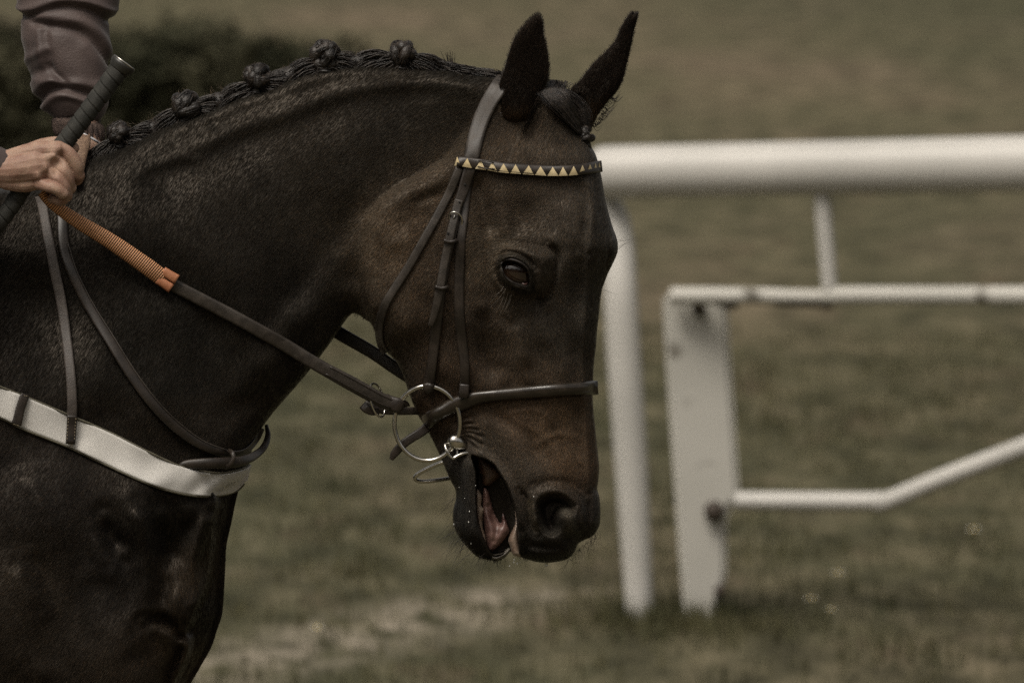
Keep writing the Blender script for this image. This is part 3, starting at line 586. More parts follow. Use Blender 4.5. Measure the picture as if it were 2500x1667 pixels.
for L_ in ([(150, 1660, -170, 110), (200, 1800, -210, 130), (240, 1980, -215, 105), (255, 2250, -210, 70), (262, 2350, -205, 66), (262, 2450, -205, 46), (262, 2750, -205, 42), (268, 2850, -205, 56), (290, 2960, -205, 50), (315, 3040, -205, 72), (325, 3092, -205, 84)],
           [(300, 1680, 170, 110), (340, 1780, 200, 120), (400, 1980, 210, 100), (430, 2250, 205, 70), (435, 2350, 205, 66), (435, 2450, 205, 46), (430, 2750, 205, 42), (440, 2850, 205, 56), (460, 2960, 205, 50), (485, 3040, 205, 72), (495, 3092, 205, 84)],
           [(-1900, 1250, -200, 260), (-1850, 1600, -230, 190), (-1900, 1900, -220, 120), (-2040, 2130, -210, 80), (-2060, 2230, -210, 72), (-2030, 2400, -210, 52), (-1990, 2750, -210, 48), (-1975, 2850, -210, 60), (-1945, 2960, -210, 54), (-1920, 3040, -210, 74), (-1910, 3092, -210, 86)],
           [(-1950, 1250, 200, 260), (-1950, 1600, 230, 190), (-2040, 1900, 220, 120), (-2200, 2130, 210, 80), (-2220, 2230, 210, 72), (-2190, 2400, 210, 52), (-2150, 2750, 210, 48), (-2135, 2850, 210, 60), (-2105, 2960, 210, 54), (-2080, 3040, 210, 74), (-2070, 3092, 210, 86)]):
    vv, ff = limb(L_); extraV.append(vv); extraF.append(np.array([q for q in ff if len(q) == 4]))
horse_loc = np.array([Q(300., 833., 0)[0], 0, 0])
horse = empty('horse', 'dark bay horse with plaited mane, lowered head and open mouth, ridden on the grass', 'horse', tuple(horse_loc))
allv = [vb]; allf = [fb]; n = len(vb); allc = [cb]
for k, (vv, ff) in enumerate(zip(extraV, extraF)):
    allv.append(vv); allf.append(np.asarray(ff)+n); n += len(vv); allc.append(np.tile([.011, .009, .0075] if k < 2 else [.02, .014, .01], (len(vv), 1)))
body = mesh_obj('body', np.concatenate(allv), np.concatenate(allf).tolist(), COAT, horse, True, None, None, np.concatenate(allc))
# ------------------------------------------------------------------ eye, mouth parts
def eye():
    EYE, t, b = newmat('eye_surface'); L = t.links.new
    tc = nd(t, 'ShaderNodeTexCoord'); n = nd(t, 'ShaderNodeTexNoise', Scale=90, Detail=3); L(tc.outputs['Object'], n.inputs['Vector'])
    r = nd(t, 'ShaderNodeValToRGB'); r.color_ramp.elements[0].color = (.006, .0045, .004, 1); r.color_ramp.elements[1].color = (.032, .016, .008, 1)
    L(n.outputs[0], r.inputs[0]); L(r.outputs[0], b.inputs['Base Color']); b.inputs['Roughness'].default_value = .04; b.inputs['Specular IOR Level'].default_value = .9; b.inputs['Coat Weight'].default_value = 0; b.inputs['Coat Roughness'].default_value = .02
    h = float(HAT(1262, 664)); mb = MB(); ns, nr = 32, 20
    v = []
    for i in range(nr+1):
        th = math.pi*i/nr
        for k in range(ns):
            ph = 2*math.pi*k/ns; x = 47*math.sin(th)*math.cos(ph); y = 41*math.sin(th)*math.sin(ph); z = 38*math.cos(th); a = math.radians(28)
            v.append((1260+x*math.cos(a)-y*math.sin(a), 665+x*math.sin(a)+y*math.cos(a), -(h-19+z)))
    v = np.array(v); f = []
    for i in range(nr):
        for k in range(ns): f.append((i*ns+k, i*ns+(k+1) % ns, (i+1)*ns+(k+1) % ns, (i+1)*ns+k))
    mb.add(Q(v[:, 0], v[:, 1], v[:, 2]), f); e = mb.build('eye', EYE, horse)
    # lid rims and pink inner corner as sub-parts
    def rim(name, pts, r, mat, lift):
        c = catmull(pts, 6); hh = HAT(c[:, 0], c[:, 1])+lift; m2 = MB()
        rr = r*np.sin(np.linspace(.15, math.pi-.15, len(c)))**.5
        tube(m2, Q(c[:, 0], c[:, 1], -hh), rr*UNIT, 8); o = m2.build(name, mat, horse); o.parent = e; return o
    LID = noisy('eyelid_skin', (.010, .008, .007), (.024, .018, .014), 100, .5, .4, 500, .3, bdist=.0006)
    rim('upper_eyelid', [(1222, 646, 0), (1232, 636, 0), (1250, 634, 0), (1272, 642, 0), (1288, 656, 0), (1293, 672, 0)], 3.2, LID, 9)
    rim('lower_eyelid', [(1223, 648, 0), (1229, 668, 0), (1243, 684, 0), (1262, 694, 0), (1281, 700, 0), (1290, 698, 0)], 2.6, LID, 9)
    rim('tear_duct', [(1274, 692, 0), (1283, 694, 0), (1288, 690, 0)], 2.6, TONGUE, 15)
eye()
def s3(pts): return [(1080+x/4.612, 1060+y/4.612) for x, y in pts]
def part_pillow(name, poly, T, R, yc, mat, feats=None, step=2, par=None):
    v, f = pillow(poly, T, R, yc=yc, step=step, feats=feats); return mesh_obj(name, v, f.tolist(), mat, par or horse)
def tf(H, x, y, s):
    ridge(H, x, y, [(1187, 1225), (1200, 1262), (1212, 1290), (1205, 1330)], -6, 5); ridge(H, x, y, [(1198, 1240), (1215, 1275), (1232, 1262)], -8, 7); ridge(H, x, y, [(1190, 1300), (1215, 1312), (1236, 1300)], 4, 8); H *= s > 0
tongue = part_pillow('tongue', s3([(462, 600), (520, 640), (545, 740), (575, 860), (625, 960), (665, 990), (680, 880), (730, 1000), (755, 1090), (720, 1160), (650, 1240), (590, 1300), (530, 1310), (490, 1180), (465, 1000), (452, 800)]), 22, 22, -18, TONGUE, tf)
part_pillow('lower_gum', s3([(372, 640), (405, 620), (445, 700), (440, 800), (470, 850), (455, 930), (455, 1040), (480, 1120), (500, 1230), (560, 1350), (520, 1360), (470, 1290), (420, 1130), (385, 980), (370, 800)]), 16, 10, -22, GUM)
part_pillow('upper_gum', s3([(805, 760), (830, 850), (846, 980), (870, 1240), (890, 1372), (800, 1362), (765, 1270), (742, 1190), (775, 1100), (815, 1020), (822, 940)]), 26, 12, -30, GUM)
part_pillow('lower_lip_rim', s3([(540, 1345), (610, 1362), (690, 1320), (748, 1272), (768, 1310), (700, 1385), (610, 1418), (550, 1400)]), 22, 10, -20, noisy('lip_skin', (.05, .045, .036), (.13, .115, .095), 60, .4, .4, 300, .5, bdist=.001))
part_pillow('inner_cheek', s3([(385, 230), (470, 270), (570, 330), (660, 440), (640, 490), (560, 560), (470, 580), (430, 480), (400, 360)]), 20, 18, -24, WET)
# saliva: a few drops
DROP, _t, _b = newmat('saliva'); _b.inputs['Transmission Weight'].default_value = .6; _b.inputs['Roughness'].default_value = .05; _b.inputs['Base Color'].default_value = (.9, .9, .86, 1); _b.inputs['IOR'].default_value = 1.33
on_ = lambda u, v: -(float(HAT(u, v))+2.5)
def drop(u, v, r, yc, label):
    bm = bmesh.new(); bmesh.ops.create_uvsphere(bm, u_segments=12, v_segments=8, radius=r*UNIT)
    for q in bm.verts:
        if q.co.z > 0: q.co.z *= 1.6; q.co.x *= 1-.4*q.co.z/(r*UNIT*1.6); q.co.y *= 1-.4*q.co.z/(r*UNIT*1.6)
    me = bpy.data.meshes.new('saliva_drop'); bm.to_mesh(me); bm.free(); me.materials.append(DROP)
    for p in me.polygons: p.use_smooth = True
    o = link(bpy.data.objects.new('saliva_drop', me)); o.location = Q(float(u), float(v), float(yc)); return meta(o, label, 'drop', 'drops of saliva at the horse mouth')
for (u, v, r, lb) in [(1256, 1366, 2.2, 'topmost tiny saliva speck falling below the gap between the horse lips'), (1254, 1372, 1.8, 'tiny saliva speck just under the topmost one below the horse lips'), (1263, 1375, 2, 'tiny saliva speck in the middle of the falling cluster below the horse lips'),
                      (1269, 1371, 1.6, 'rightmost tiny saliva speck of the falling cluster below the horse lips'), (1244, 1381, 1.6, 'lowest and leftmost tiny saliva speck falling below the horse lips')]:
    drop(u, v, r, -20, lb)
mb = MB()
for (u, v, r) in [(1121, 1189, 1.5), (1146, 1248, 1.9), (1144, 1274, 2), (1108, 1279, 2), (1150, 1326, 1.9), (1171, 1356, 1.5), (1223, 1170, 1.3), (1303, 1212, 1.6), (1135, 1216, 1.1), (1161, 1185, 1.3)]:
    y = on_(u, v); tube(mb, Q(np.array([u, u, u+.01, u+.02]), np.array([v-r, v-r*.5, v+r*.5, v+r]), np.full(4, y)), np.array([.15, .65, .65, .15])*r*UNIT, 8)
KS(mb.build)('saliva_flecks', noisy('foam', (.6, .6, .56), (.75, .75, .7), 60, .3, 0, 50), horse)
drop(1334, 1378, 4.5, -12, 'largest clear saliva drop hanging under the upper lip of the horse')

# ------------------------------------------------------------------ hair: plaits, crest mane, forelock, whiskers
def fat_lock(mb, pts, r, seg=10):
    tube(mb, pts, r, seg)
def knot(u, v, r, yc, seed, name='braid_knot'):
    rr = random.Random(seed); mb = MB(); c = np.array([u, v, yc], float)
    # a rolled-up three strand plait: strands wind round the ball, each thick and grooved
    for k in range(5):
        ax = np.array([rr.gauss(0, 1), rr.gauss(0, 1), rr.gauss(0, 1)]); ax /= np.linalg.norm(ax)
        e1 = np.cross(ax, [.3, .9, .2]); e1 /= np.linalg.norm(e1); e2 = np.cross(ax, e1)
        R0 = r*.62; t = np.linspace(0, 2*math.pi, 30, endpoint=False); off = rr.uniform(-.42, .42)*r; R0 *= rr.uniform(.8, 1.12)
        base = c+ax*off+R0*(np.cos(t)[:, None]*e1+np.sin(t)[:, None]*e2)
        rad = r*.34*(1+.2*np.sin(t*rr.choice([3, 4, 5, 6])+k)+.08*np.sin(t*11+2*k))
        tube(mb, Q(base[:, 0], base[:, 1], base[:, 2]), rad*UNIT, 10, closed=True)
        for q in range(34):      # visible hairs along the lock
            a0 = rr.uniform(0, 6.28); w_ = np.linspace(0, 6.28*rr.uniform(.25, .5), 12)+rr.uniform(0, 6.28)
            pr = R0+rad.mean()*1.02*math.cos(a0); zz = rad.mean()*1.02*math.sin(a0)
            p = c+ax*(off+zz)+pr*(np.cos(w_)[:, None]*e1+np.sin(w_)[:, None]*e2)
            tube(mb, Q(p[:, 0], p[:, 1], p[:, 2]), np.full(12, r*.027)*UNIT, 4)
    bm = MB()
    # core and band at the base
    t = np.linspace(0, 2*math.pi, 24, endpoint=False)
    for z, q in ((r*.85, .45), (r*.97, .5)):
        p = np.stack([u+q*r*np.cos(t)*.9, np.full(24, v+z)+2*np.cos(t), yc+q*r*np.sin(t)], 1); tube(mb, Q(p[:, 0], p[:, 1], p[:, 2]), r*.13*UNIT, 6, closed=True)
    p = np.array([[u, v-r*.5, yc], [u, v+r*.6, yc], [u, v+r*1.3, yc+4]]); tube(mb, Q(p[:, 0], p[:, 1], p[:, 2]), np.array([.5, .55, .7])*r*UNIT, 12)
    return mb.build(name, MANE, horse)
KN = [(291, 323, 27), (454, 255, 33), (628, 188, 30), (795, 131, 34), (982, 128, 30)]
for i, (u, v, r) in enumerate(KN): knot(u, v+4, r*1.2, -20, 31+i)
knot(1428, 330, 24, -34, 77)
# strands of mane lying along the crest towards each plait
cp = catmull([(205, 400), (250, 372), (300, 352), (350, 322), (400, 296), (452, 285), (502, 258), (560, 232), (628, 222), (672, 198), (730, 170), (795, 168), (839, 150), (900, 144), (982, 158), (1040, 156), (1097, 168), (1150, 180), (1232, 190)], 12)
ks = [np.argmin(np.hypot(cp[:, 0]-u, cp[:, 1]-v-r*1.1)) for u, v, r in KN]
mb = MB(); paths = []
for j in range(5200):
    i = rng.integers(0, len(cp)); kk = min(ks, key=lambda q: abs(q-i)); far_ = abs(kk-i)
    if i > ks[-1]+22: kk = min(i+10, len(cp)-1) if rng.random() < .5 else max(i-10, ks[-1])
    d0 = rng.uniform(-20, 30); y0 = rng.uniform(-30, 16); ln_ = 1.0 if i <= ks[-1]+30 else .6
    m = 7; t = np.linspace(0, 1, m); idx = i+(kk-i)*t*rng.uniform(.75, 1.0); ii = np.clip(idx, 0, len(cp)-1.001)
    a = cp[ii.astype(int)]*(1-(ii % 1))[:, None]+cp[np.minimum(ii.astype(int)+1, len(cp)-1)]*(ii % 1)[:, None]
    hump = 8*np.sin(t*math.pi)*(1 if i <= ks[-1]+22 else .3)
    vv = a[:, 1]+d0*(1-.5*t)+2-hump+rng.uniform(-1.5, 1.5)-10*t*(i <= ks[-1]+22)
    uu = a[:, 0]+rng.uniform(-2, 2, m)
    yy = y0*(1-.4*t)-10-hump*.8
    paths.append(Q(uu, vv, yy))
strands(mb, paths, 1.15*UNIT, .6*UNIT)
rp = cp+[0, 7]; rad = np.array([20+4*math.sin(i*.5)+(rng.random()-.5)*2 for i in range(len(rp))]); rad[ks[-1]+26:] = np.linspace(11, 7, len(rp)-ks[-1]-26)
tube(mb, Q(rp[:, 0], rp[:, 1], np.full(len(rp), -6.)), rad*UNIT, 14)
mb.build('mane', MANE, horse)
# fly-away hairs
mb = MB(); paths = []
for j in range(520):
    i = rng.integers(0, len(cp)-25); L0 = rng.uniform(8, 26)*(1.3 if 100 < cp[i, 0] < 760 else .8); a = math.radians(rng.uniform(195, 345)); m = 6; t = np.linspace(0, 1, m); cu = rng.normal(0, 1.1)
    uu = cp[i, 0]+L0*np.cumsum(np.cos(a+cu*t))/m; vv = cp[i, 1]-6+L0*np.cumsum(np.sin(a+cu*t))/m
    paths.append(Q(uu, vv, rng.uniform(-22, 4)+rng.uniform(-6, 6)*t))
for (u, v, r) in KN:
    for j in range(46):
        a = rng.uniform(math.pi*.95, 2.05*math.pi); m = 6; t = np.linspace(0, 1, m); cu = rng.normal(0, 1.5); L0 = rng.uniform(4, 15)
        uu = u+r*.9*math.cos(a)+L0*np.cumsum(np.cos(a+cu*t))/m; vv = v+r*.9*math.sin(a)+L0*np.cumsum(np.sin(a+cu*t))/m
        paths.append(Q(uu, vv, -14+rng.uniform(-10, 10)*t))
strands(mb, paths, .55*UNIT, .2*UNIT); KS(mb.build)('flyaway_hair', FLY, horse)
# tuft on the crest
mb = MB(); paths = []
for j in range(26):
    t = np.linspace(0, 1, 6); a = rng.uniform(-.45, .12); L0 = rng.uniform(14, 46)
    paths.append(Q(1102+rng.uniform(-10, 10)+L0*t*math.sin(a)-3*t*t, 168-L0*t*math.cos(a), -6+rng.uniform(-8, 8)+0*t))
strands(mb, paths, 1.1*UNIT, .3*UNIT)
# forelock swept down to its small plait
for j in range(1500):
    s0 = rng.random(); t = np.linspace(0, 1, 8); ou = rng.normal(0, .6)
    fz = rng.normal(0, 5); p0 = np.array([1340+rng.normal(0, 17), 205+rng.uniform(-10, 26)]); p3 = np.array([1424+ou*9, 322+rng.uniform(-6, 6)])
    p1 = np.array([1350+ou*34+8+fz, 228+fz]); p2 = np.array([1396+ou*30-fz, 268+rng.normal(0, 6)])
    B_ = ((1-t)**3)[:, None]*p0+(3*(1-t)**2*t)[:, None]*p1+(3*(1-t)*t*t)[:, None]*p2+(t**3)[:, None]*p3
    hh = HAT(B_[:, 0], B_[:, 1]); yy = -(np.maximum(hh, 14)+4)-rng.uniform(0, 16)-10*np.sin(t*3.14)
    paths.append(Q(B_[:, 0], B_[:, 1], yy))
strands(mb, paths, 1.0*UNIT, .45*UNIT); mb.build('forelock', MANE, horse)
# ear fringes
mb = MB(); paths = []
def fringe(poly, yf, n, L1, direction=None, rng_=None):
    c = catmull(poly, 8, True)
    nrm = np.gradient(c, axis=0); nrm /= np.linalg.norm(nrm, axis=1)[:, None]+1e-9
    for j in range(n):
        i = rng.integers(0, len(c)) if rng_ is None else rng.integers(*rng_(len(c)))
        o = np.array([nrm[i, 1], -nrm[i, 0]]); t = np.linspace(0, 1, 4); L0 = rng.uniform(.4, 1)*L1
        if direction is not None: o = o*.4+np.array(direction)
        o = o+rng.normal(0, .35, 2)+np.array([0, -.7 if direction is None else 0]); o /= np.linalg.norm(o)
        b0 = c[i]-o*2; p = b0+t[:, None]*o*L0+np.array([0, 1])*(t**2)[:, None]*L0*(.25 if direction is not None else 0)
        paths.append(Q(p[:, 0], p[:, 1], yf(p[:, 0]*0+c[i, 0], p[:, 1])+rng.uniform(-8, 6)))
fringe(NEAR, near_y, 800, 9); fringe(FAR, far_y, 600, 8)
for j in range(45):
    k = rng.random(); b0 = np.array([1495-50*k, 235+78*k]); L0 = rng.uniform(10, 34); t = np.linspace(0, 1, 6); a = math.radians(rng.uniform(-20, 50))
    p = b0+np.stack([L0*t*math.cos(a), L0*t*math.sin(a)+L0*.3*np.sin(t*4)-.3*L0*t], 1); paths.append(Q(p[:, 0], p[:, 1], 40+rng.uniform(-8, 6)+0*t))
for j in range(160):                                  # hair at the base of the near ear
    k = rng.random(); b0 = np.array([1338-62*k+rng.uniform(-6, 6), 200+120*k]); L0 = rng.uniform(10, 24); t = np.linspace(0, 1, 5); a = math.radians(rng.uniform(70, 120))
    p = b0+np.stack([L0*t*math.cos(a), L0*t*math.sin(a)], 1); paths.append(Q(p[:, 0], p[:, 1], -(HAT(p[:, 0], p[:, 1])+4)-20*(1-t)))
strands(mb, paths, .9*UNIT, .3*UNIT); KS(mb.build)('ear_hair', MANE, horse)
# whiskers
mb = MB(); paths = []
def whisk(u, v, yc, L0, a0, bend, r=.5):
    t = np.linspace(0, 1, 9); a = math.radians(a0)+bend*t; uu = u+L0*np.cumsum(np.cos(a))/9; vv = v+L0*np.cumsum(np.sin(a))/9
    paths.append(Q(uu, vv, yc+rng.uniform(-30, 20)*t))
for j in range(75):
    k = rng.random(); u = np.interp(k, [0, .4, 1], [1108, 1112, 1180]); v = np.interp(k, [0, .4, 1], [1195, 1290, 1352])
    whisk(u+rng.uniform(0, 16), v, -rng.uniform(0, 50), rng.uniform(25, 100), rng.uniform(112, 165)-k*20, rng.normal(.0, .35))
for j in range(26): whisk(rng.uniform(1180, 1240), 1362, -20, rng.uniform(8, 28), rng.uniform(70, 110), rng.normal(0, .5))
for j in range(40):
    k = rng.random(); u = np.interp(k, [0, 1], [1385, 1460]); v = np.interp(k, [0, 1], [1362, 1290]); whisk(u, v, -rng.uniform(0, 30), rng.uniform(15, 60), rng.uniform(20, 110), rng.normal(.8, 1.4))
for (u, v, a, L0, b) in [(1508, 605, -35, 34, .5), (1508, 612, -50, 40, .3), (1506, 588, -15, 22, -.3), (1470, 705, 28, 40, -.3), (1505, 590, -5, 48, -.2)]: whisk(u, v, 0, L0, a, b)
strands(mb, paths, .42*UNIT, .15*UNIT); KS(mb.build)('whiskers', MANE, horse)
mb = MB(); paths = []
for (u0, v0, u1, v1) in [(1235, 705, 1195, 752), (1229, 700, 1196, 738), (1233, 712, 1210, 762), (1240, 715, 1216, 775), (1248, 718, 1238, 748), (1226, 708, 1200, 725), (1246, 720, 1226, 768)]:
    t = np.linspace(0, 1, 8); uu = u0+(u1-u0)*t+3*np.sin(t*3); vv = v0+(v1-v0)*t; paths.append(Q(uu, vv, -(HAT(uu, vv)+3+16*np.sin(t*2.2))))
strands(mb, paths, .7*UNIT, .3*UNIT); mb.build('eye_whiskers', LASH, horse)
# tail (outside the picture)
mb = MB(); c = catmull([(-2310, 620, 0, 40), (-2400, 760, 0, 70), (-2430, 1200, 0, 95), (-2400, 1800, 0, 80), (-2390, 2250, 0, 10)], 6); tube(mb, Q(c[:, 0], c[:, 1], c[:, 2]), c[:, 3]*UNIT, 14); mb.build('tail', MANE, horse)

# ------------------------------------------------------------------ short coat: real hairs following the lie of the hair
def coat_hair(N=330000):
    me = bpy.data.hair_curves.new('short_coat')
    pr = ((sU > 3) & (X > -60) & (Y < 1690)).astype(float)
    lc2 = local(X, Y, c_cav, 6); pr[lc2] *= sdf(X[lc2], Y[lc2], c_cav) < -3
    pr[lc2 if False else (slice(None), slice(None))] *= ~((np.hypot((X-1260)/40, (Y-666)/32) < 1))
    noz = sdf(X, Y, catmull([(1318, 1232), (1356, 1210), (1400, 1235), (1368, 1262), (1352, 1300), (1325, 1288)], 5, True)) > 0
    pr *= ~noz
    cell = np.outer(np.gradient(vx), np.gradient(ux)); pr *= cell; pr *= (1+1.0*(X > 1000)*(Y > 250))
    cum = np.cumsum(pr.ravel()); k = np.searchsorted(cum, rng.random(N)*cum[-1]); j, i = np.unravel_index(k, X.shape)
    u = X[j, i]+rng.uniform(-.5, .5, N)*np.gradient(ux)[i]; v = Y[j, i]+rng.uniform(-.5, .5, N)*np.gradient(vx)[j]
    FL = idw(u, v, [(1150, 230, -1, .35), (900, 250, -.8, .6), (700, 320, -.75, .65), (500, 450, -.6, .8), (900, 450, -.9, .5), (600, 700, -.5, .85), (750, 800, -.45, .9), (300, 700, -.5, .85), (100, 800, -.6, .8), (300, 1100, -.45, .9), (100, 1400, -.8, .6), (450, 1400, .1, 1), (300, 1500, -.6, .8),
                    (950, 600, -.75, .65), (1050, 500, -.9, .4), (1000, 750, -.5, .85), (1080, 900, -.1, 1), (1250, 400, -.5, .85), (1400, 420, -.1, 1), (1250, 560, -1, .1), (1350, 640, -.1, 1), (1200, 760, -.5, .85), (1400, 800, 0, 1), (1250, 950, -.1, 1), (1350, 1100, -.2, 1), (1200, 1080, .5, .8), (1430, 1000, 0, 1), (1350, 1200, -.5, .8), (1300, 1330, -.2, 1), (1130, 1200, 0, 1), (1300, 300, -.4, .9)], 1.7, 40)
    FL = FL+rng.normal(0, .13, FL.shape); FL /= np.linalg.norm(FL, axis=1)[:, None]
    black = ((u > 1290) & (v > 1180)) | ((u < 1170) & (v > 1110) & (u > 1080))
    L0 = rng.uniform(7, 15, N)*np.where((u > 880) & (v > 380), .8, 1.15)*np.where(black, .5, 1)
    pts = np.empty((N, 3, 3))
    for q, t in enumerate((0, .5, 1)):
        uu = u+FL[:, 0]*L0*t; vv = v+FL[:, 1]*L0*t; hh = HAT(uu, vv)
        if q == 0: h0 = hh
        hh = np.maximum(hh, h0-L0*1.2*t-1); hh = np.where(hh < 2, h0, hh)
        pts[:, q] = Q(uu, vv, -(hh-.4+2.6*t))
    EP = []; EC = []
    for poly, yf, ne, T_, R2 in ((NEAR, near_y, 15000, 20, 40), (FAR, far_y, 11000, 20, 34)):
        ce = catmull(poly, 6, True); lo, hi = ce.min(0), ce.max(0); q = rng.random((ne*2, 2))*(hi-lo)+lo; se = sdf(q[:, 0], q[:, 1], ce); q = q[se > 1][:ne]; ax = np.array([ce[:, 0][np.argmin(ce[:, 1])]-ce[:, 0][np.argmax(ce[:, 1])], lo[1]-hi[1]]); ax /= np.linalg.norm(ax)
        dirs = ax+rng.normal(0, .22, (len(q), 2)); Lh = rng.uniform(6, 12, len(q)); E = np.empty((len(q), 3, 3))
        for k_, t_ in enumerate((0, .5, 1)):
            w2 = q+dirs*(Lh*t_)[:, None]; s2 = np.clip(sdf(w2[:, 0], w2[:, 1], ce)/R2, 0, 1); h2 = T_*(1-(1-s2)**2)**.5; E[:, k_] = Q(w2[:, 0], w2[:, 1], yf(q[:, 0], q[:, 1])-h2-1.5*1-3.2*t_)
        EP.append(E); lowr = sstep((q[:, 1]-hi[1]+90)/70)[:, None]; EC.append(np.array([.014, .011, .009])*(1-lowr)+np.array([.045, .030, .018])*lowr)
    pts = np.concatenate([pts]+EP); NB = N; N = len(pts)
    pts -= np.array(horse.location)
    me.add_curves([3]*N)
    me.attributes['position'].data.foreach_set('vector', pts.astype(np.float32).ravel())
    rad = np.tile(np.array([.27, .24, .06])*UNIT, N).astype(np.float32)
    ra = me.attributes.get('radius') or me.attributes.new('radius', 'FLOAT', 'POINT'); ra.data.foreach_set('value', rad)
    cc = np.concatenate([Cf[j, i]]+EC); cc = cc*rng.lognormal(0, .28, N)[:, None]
    tip = (rng.random(N) < .2)[:, None]; warm = np.array([1.8, 1.5, 1.2]); cc = np.where(tip, cc*warm, cc)
    ca = me.attributes.new('Col', 'FLOAT_COLOR', 'CURVE'); ca.data.foreach_set('color', np.concatenate([cc, np.ones((N, 1))], 1).astype(np.float32).ravel())
    m, t, b = newmat('coat_hair'); at = nd(t, 'ShaderNodeAttribute'); at.attribute_name = 'Col'
    t.links.new(at.outputs['Color'], b.inputs['Base Color']); b.inputs['Roughness'].default_value = .42; b.inputs['Specular IOR Level'].default_value = .08; b.inputs['Specular Tint'].default_value = (1, .86, .72, 1)
    me.materials.append(m)
    o = link(bpy.data.objects.new('short_coat', me), horse); o['kind'] = 'stuff'; return o
c_cav = catmull(CAV, 5, True)
coat_hair()
# ================================================================== TACK
def hsmooth(a, n):
    for _ in range(n): a = np.concatenate([a[:1], (a[:-2]+2*a[1:-1]+a[2:])/4, a[-1:]])
    return a
def ribbon(mb, pts, w=24, th=5, lift=1.5, mode='surf', dome=0., n=8, mi=0, side=-1, round_=.85, smooth=6, ends=None):
    """leather strap along photo-pixel points (u, v[, width][, y for mode 'free'])"""
    p = catmull(pts, n); m = len(p); c = p[:, :2]
    W = p[:, 2] if p.shape[1] > 2 else np.full(m, float(w))
    t = np.gradient(c, axis=0); t /= np.linalg.norm(t, axis=1)[:, None]+1e-9; nr = np.stack([-t[:, 1], t[:, 0]], 1)
    if ends == 'point':
        k = max(3, m//8); W = W.copy(); W[-k:] *= np.sqrt(np.linspace(1, .12, k))
    cols = np.array([-1, -.93, -.6, 0, .6, .93, 1.]); prof_ = np.array([0, round_, 1, 1, 1, round_, 0])*th + dome*np.array([0, .1, .64, 1, .64, .1, 0])
    K = len(cols); V = []; UV = []
    L = np.concatenate([[0], np.cumsum(np.linalg.norm(np.diff(c, axis=0), axis=1))])
    for a, z in zip(cols, prof_):
        q = c+nr*(a*W/2)[:, None]
        if mode == 'surf':
            hc = HAT(q[:, 0], q[:, 1]) if side < 0 else HAT(q[:, 0], q[:, 1])
            h0 = HAT(c[:, 0], c[:, 1]); hh = np.where(hc < 3, np.minimum(h0, hc+6), np.maximum(hc, h0-8)); hh = hsmooth(hh, smooth)
            yy = hh+lift
        else: yy = hsmooth(-p[:, 3], 2) if p.shape[1] > 3 else np.zeros(m)
        V.append(np.stack([q[:, 0], q[:, 1], side*(yy+z) if mode == 'surf' else -(yy+z)], 1)); UV.append(np.stack([L*UNIT, np.full(m, (a+1)/2)], 1))
    for a in cols[::-1][1:-1]:
        q = c+nr*(a*W/2)[:, None]; i = list(cols).index(a)
        y0 = V[i][:, 2]+(side*-1)*(th*1.0+prof_[i]-th) if mode == 'surf' else V[i][:, 2]+prof_[i]+.4
        V.append(np.stack([q[:, 0], q[:, 1], y0], 1)); UV.append(np.stack([L*UNIT, np.full(m, (a+1)/2)], 1))
    R = len(V); A = np.stack(V, 1).reshape(-1, 3); f = []
    for i in range(m-1):
        for k in range(R):
            f.append((i*R+k, i*R+(k+1) % R, (i+1)*R+(k+1) % R, (i+1)*R+k))
    f.append(tuple(range(R))[::-1]); f.append(tuple((m-1)*R+k for k in range(R)))
    if side > 0: f = [q[::-1] for q in f]
    mb.add(Q(A[:, 0], A[:, 1], A[:, 2]), f, np.stack(UV, 1).reshape(-1, 2), mi)
def strap(name, pts, parent, mat=LEATHER, **k):
    mb = MB(); ribbon(mb, pts, **k); return mb.build(name, mat, parent)
def wire(name, pts, r, parent, mat=STEEL, closed=False, n=8, seg=10, mb=None):
    own = mb is None; mb = mb or MB(); c = catmull(pts, n, closed)
    tube(mb, Q(c[:, 0], c[:, 1], c[:, 2]), r*UNIT, seg, closed=closed)
    return mb.build(name, mat, parent) if own else None
def on(u, v, l=0): return -(float(HAT(u, v))+l)
STITCH = noisy('thread', (.25, .2, .13), (.34, .28, .19), 60, .8, 0, 50)
def stitches(mb, pts, lift, gap=9, ln=5, mi=1, yv=None):
    c = catmull(pts, 10); L = np.concatenate([[0], np.cumsum(np.linalg.norm(np.diff(c, axis=0), axis=1))]); s_ = 3
    while s_+ln < L[-1]:
        q = np.stack([np.interp([s_, s_+ln], L, c[:, 0]), np.interp([s_, s_+ln], L, c[:, 1])], 1)
        y = -(HAT(q[:, 0], q[:, 1])+lift) if yv is None else np.full(2, yv)
        tube(mb, Q(q[:, 0], q[:, 1], y), .7*UNIT, 5, mi=mi); s_ += gap
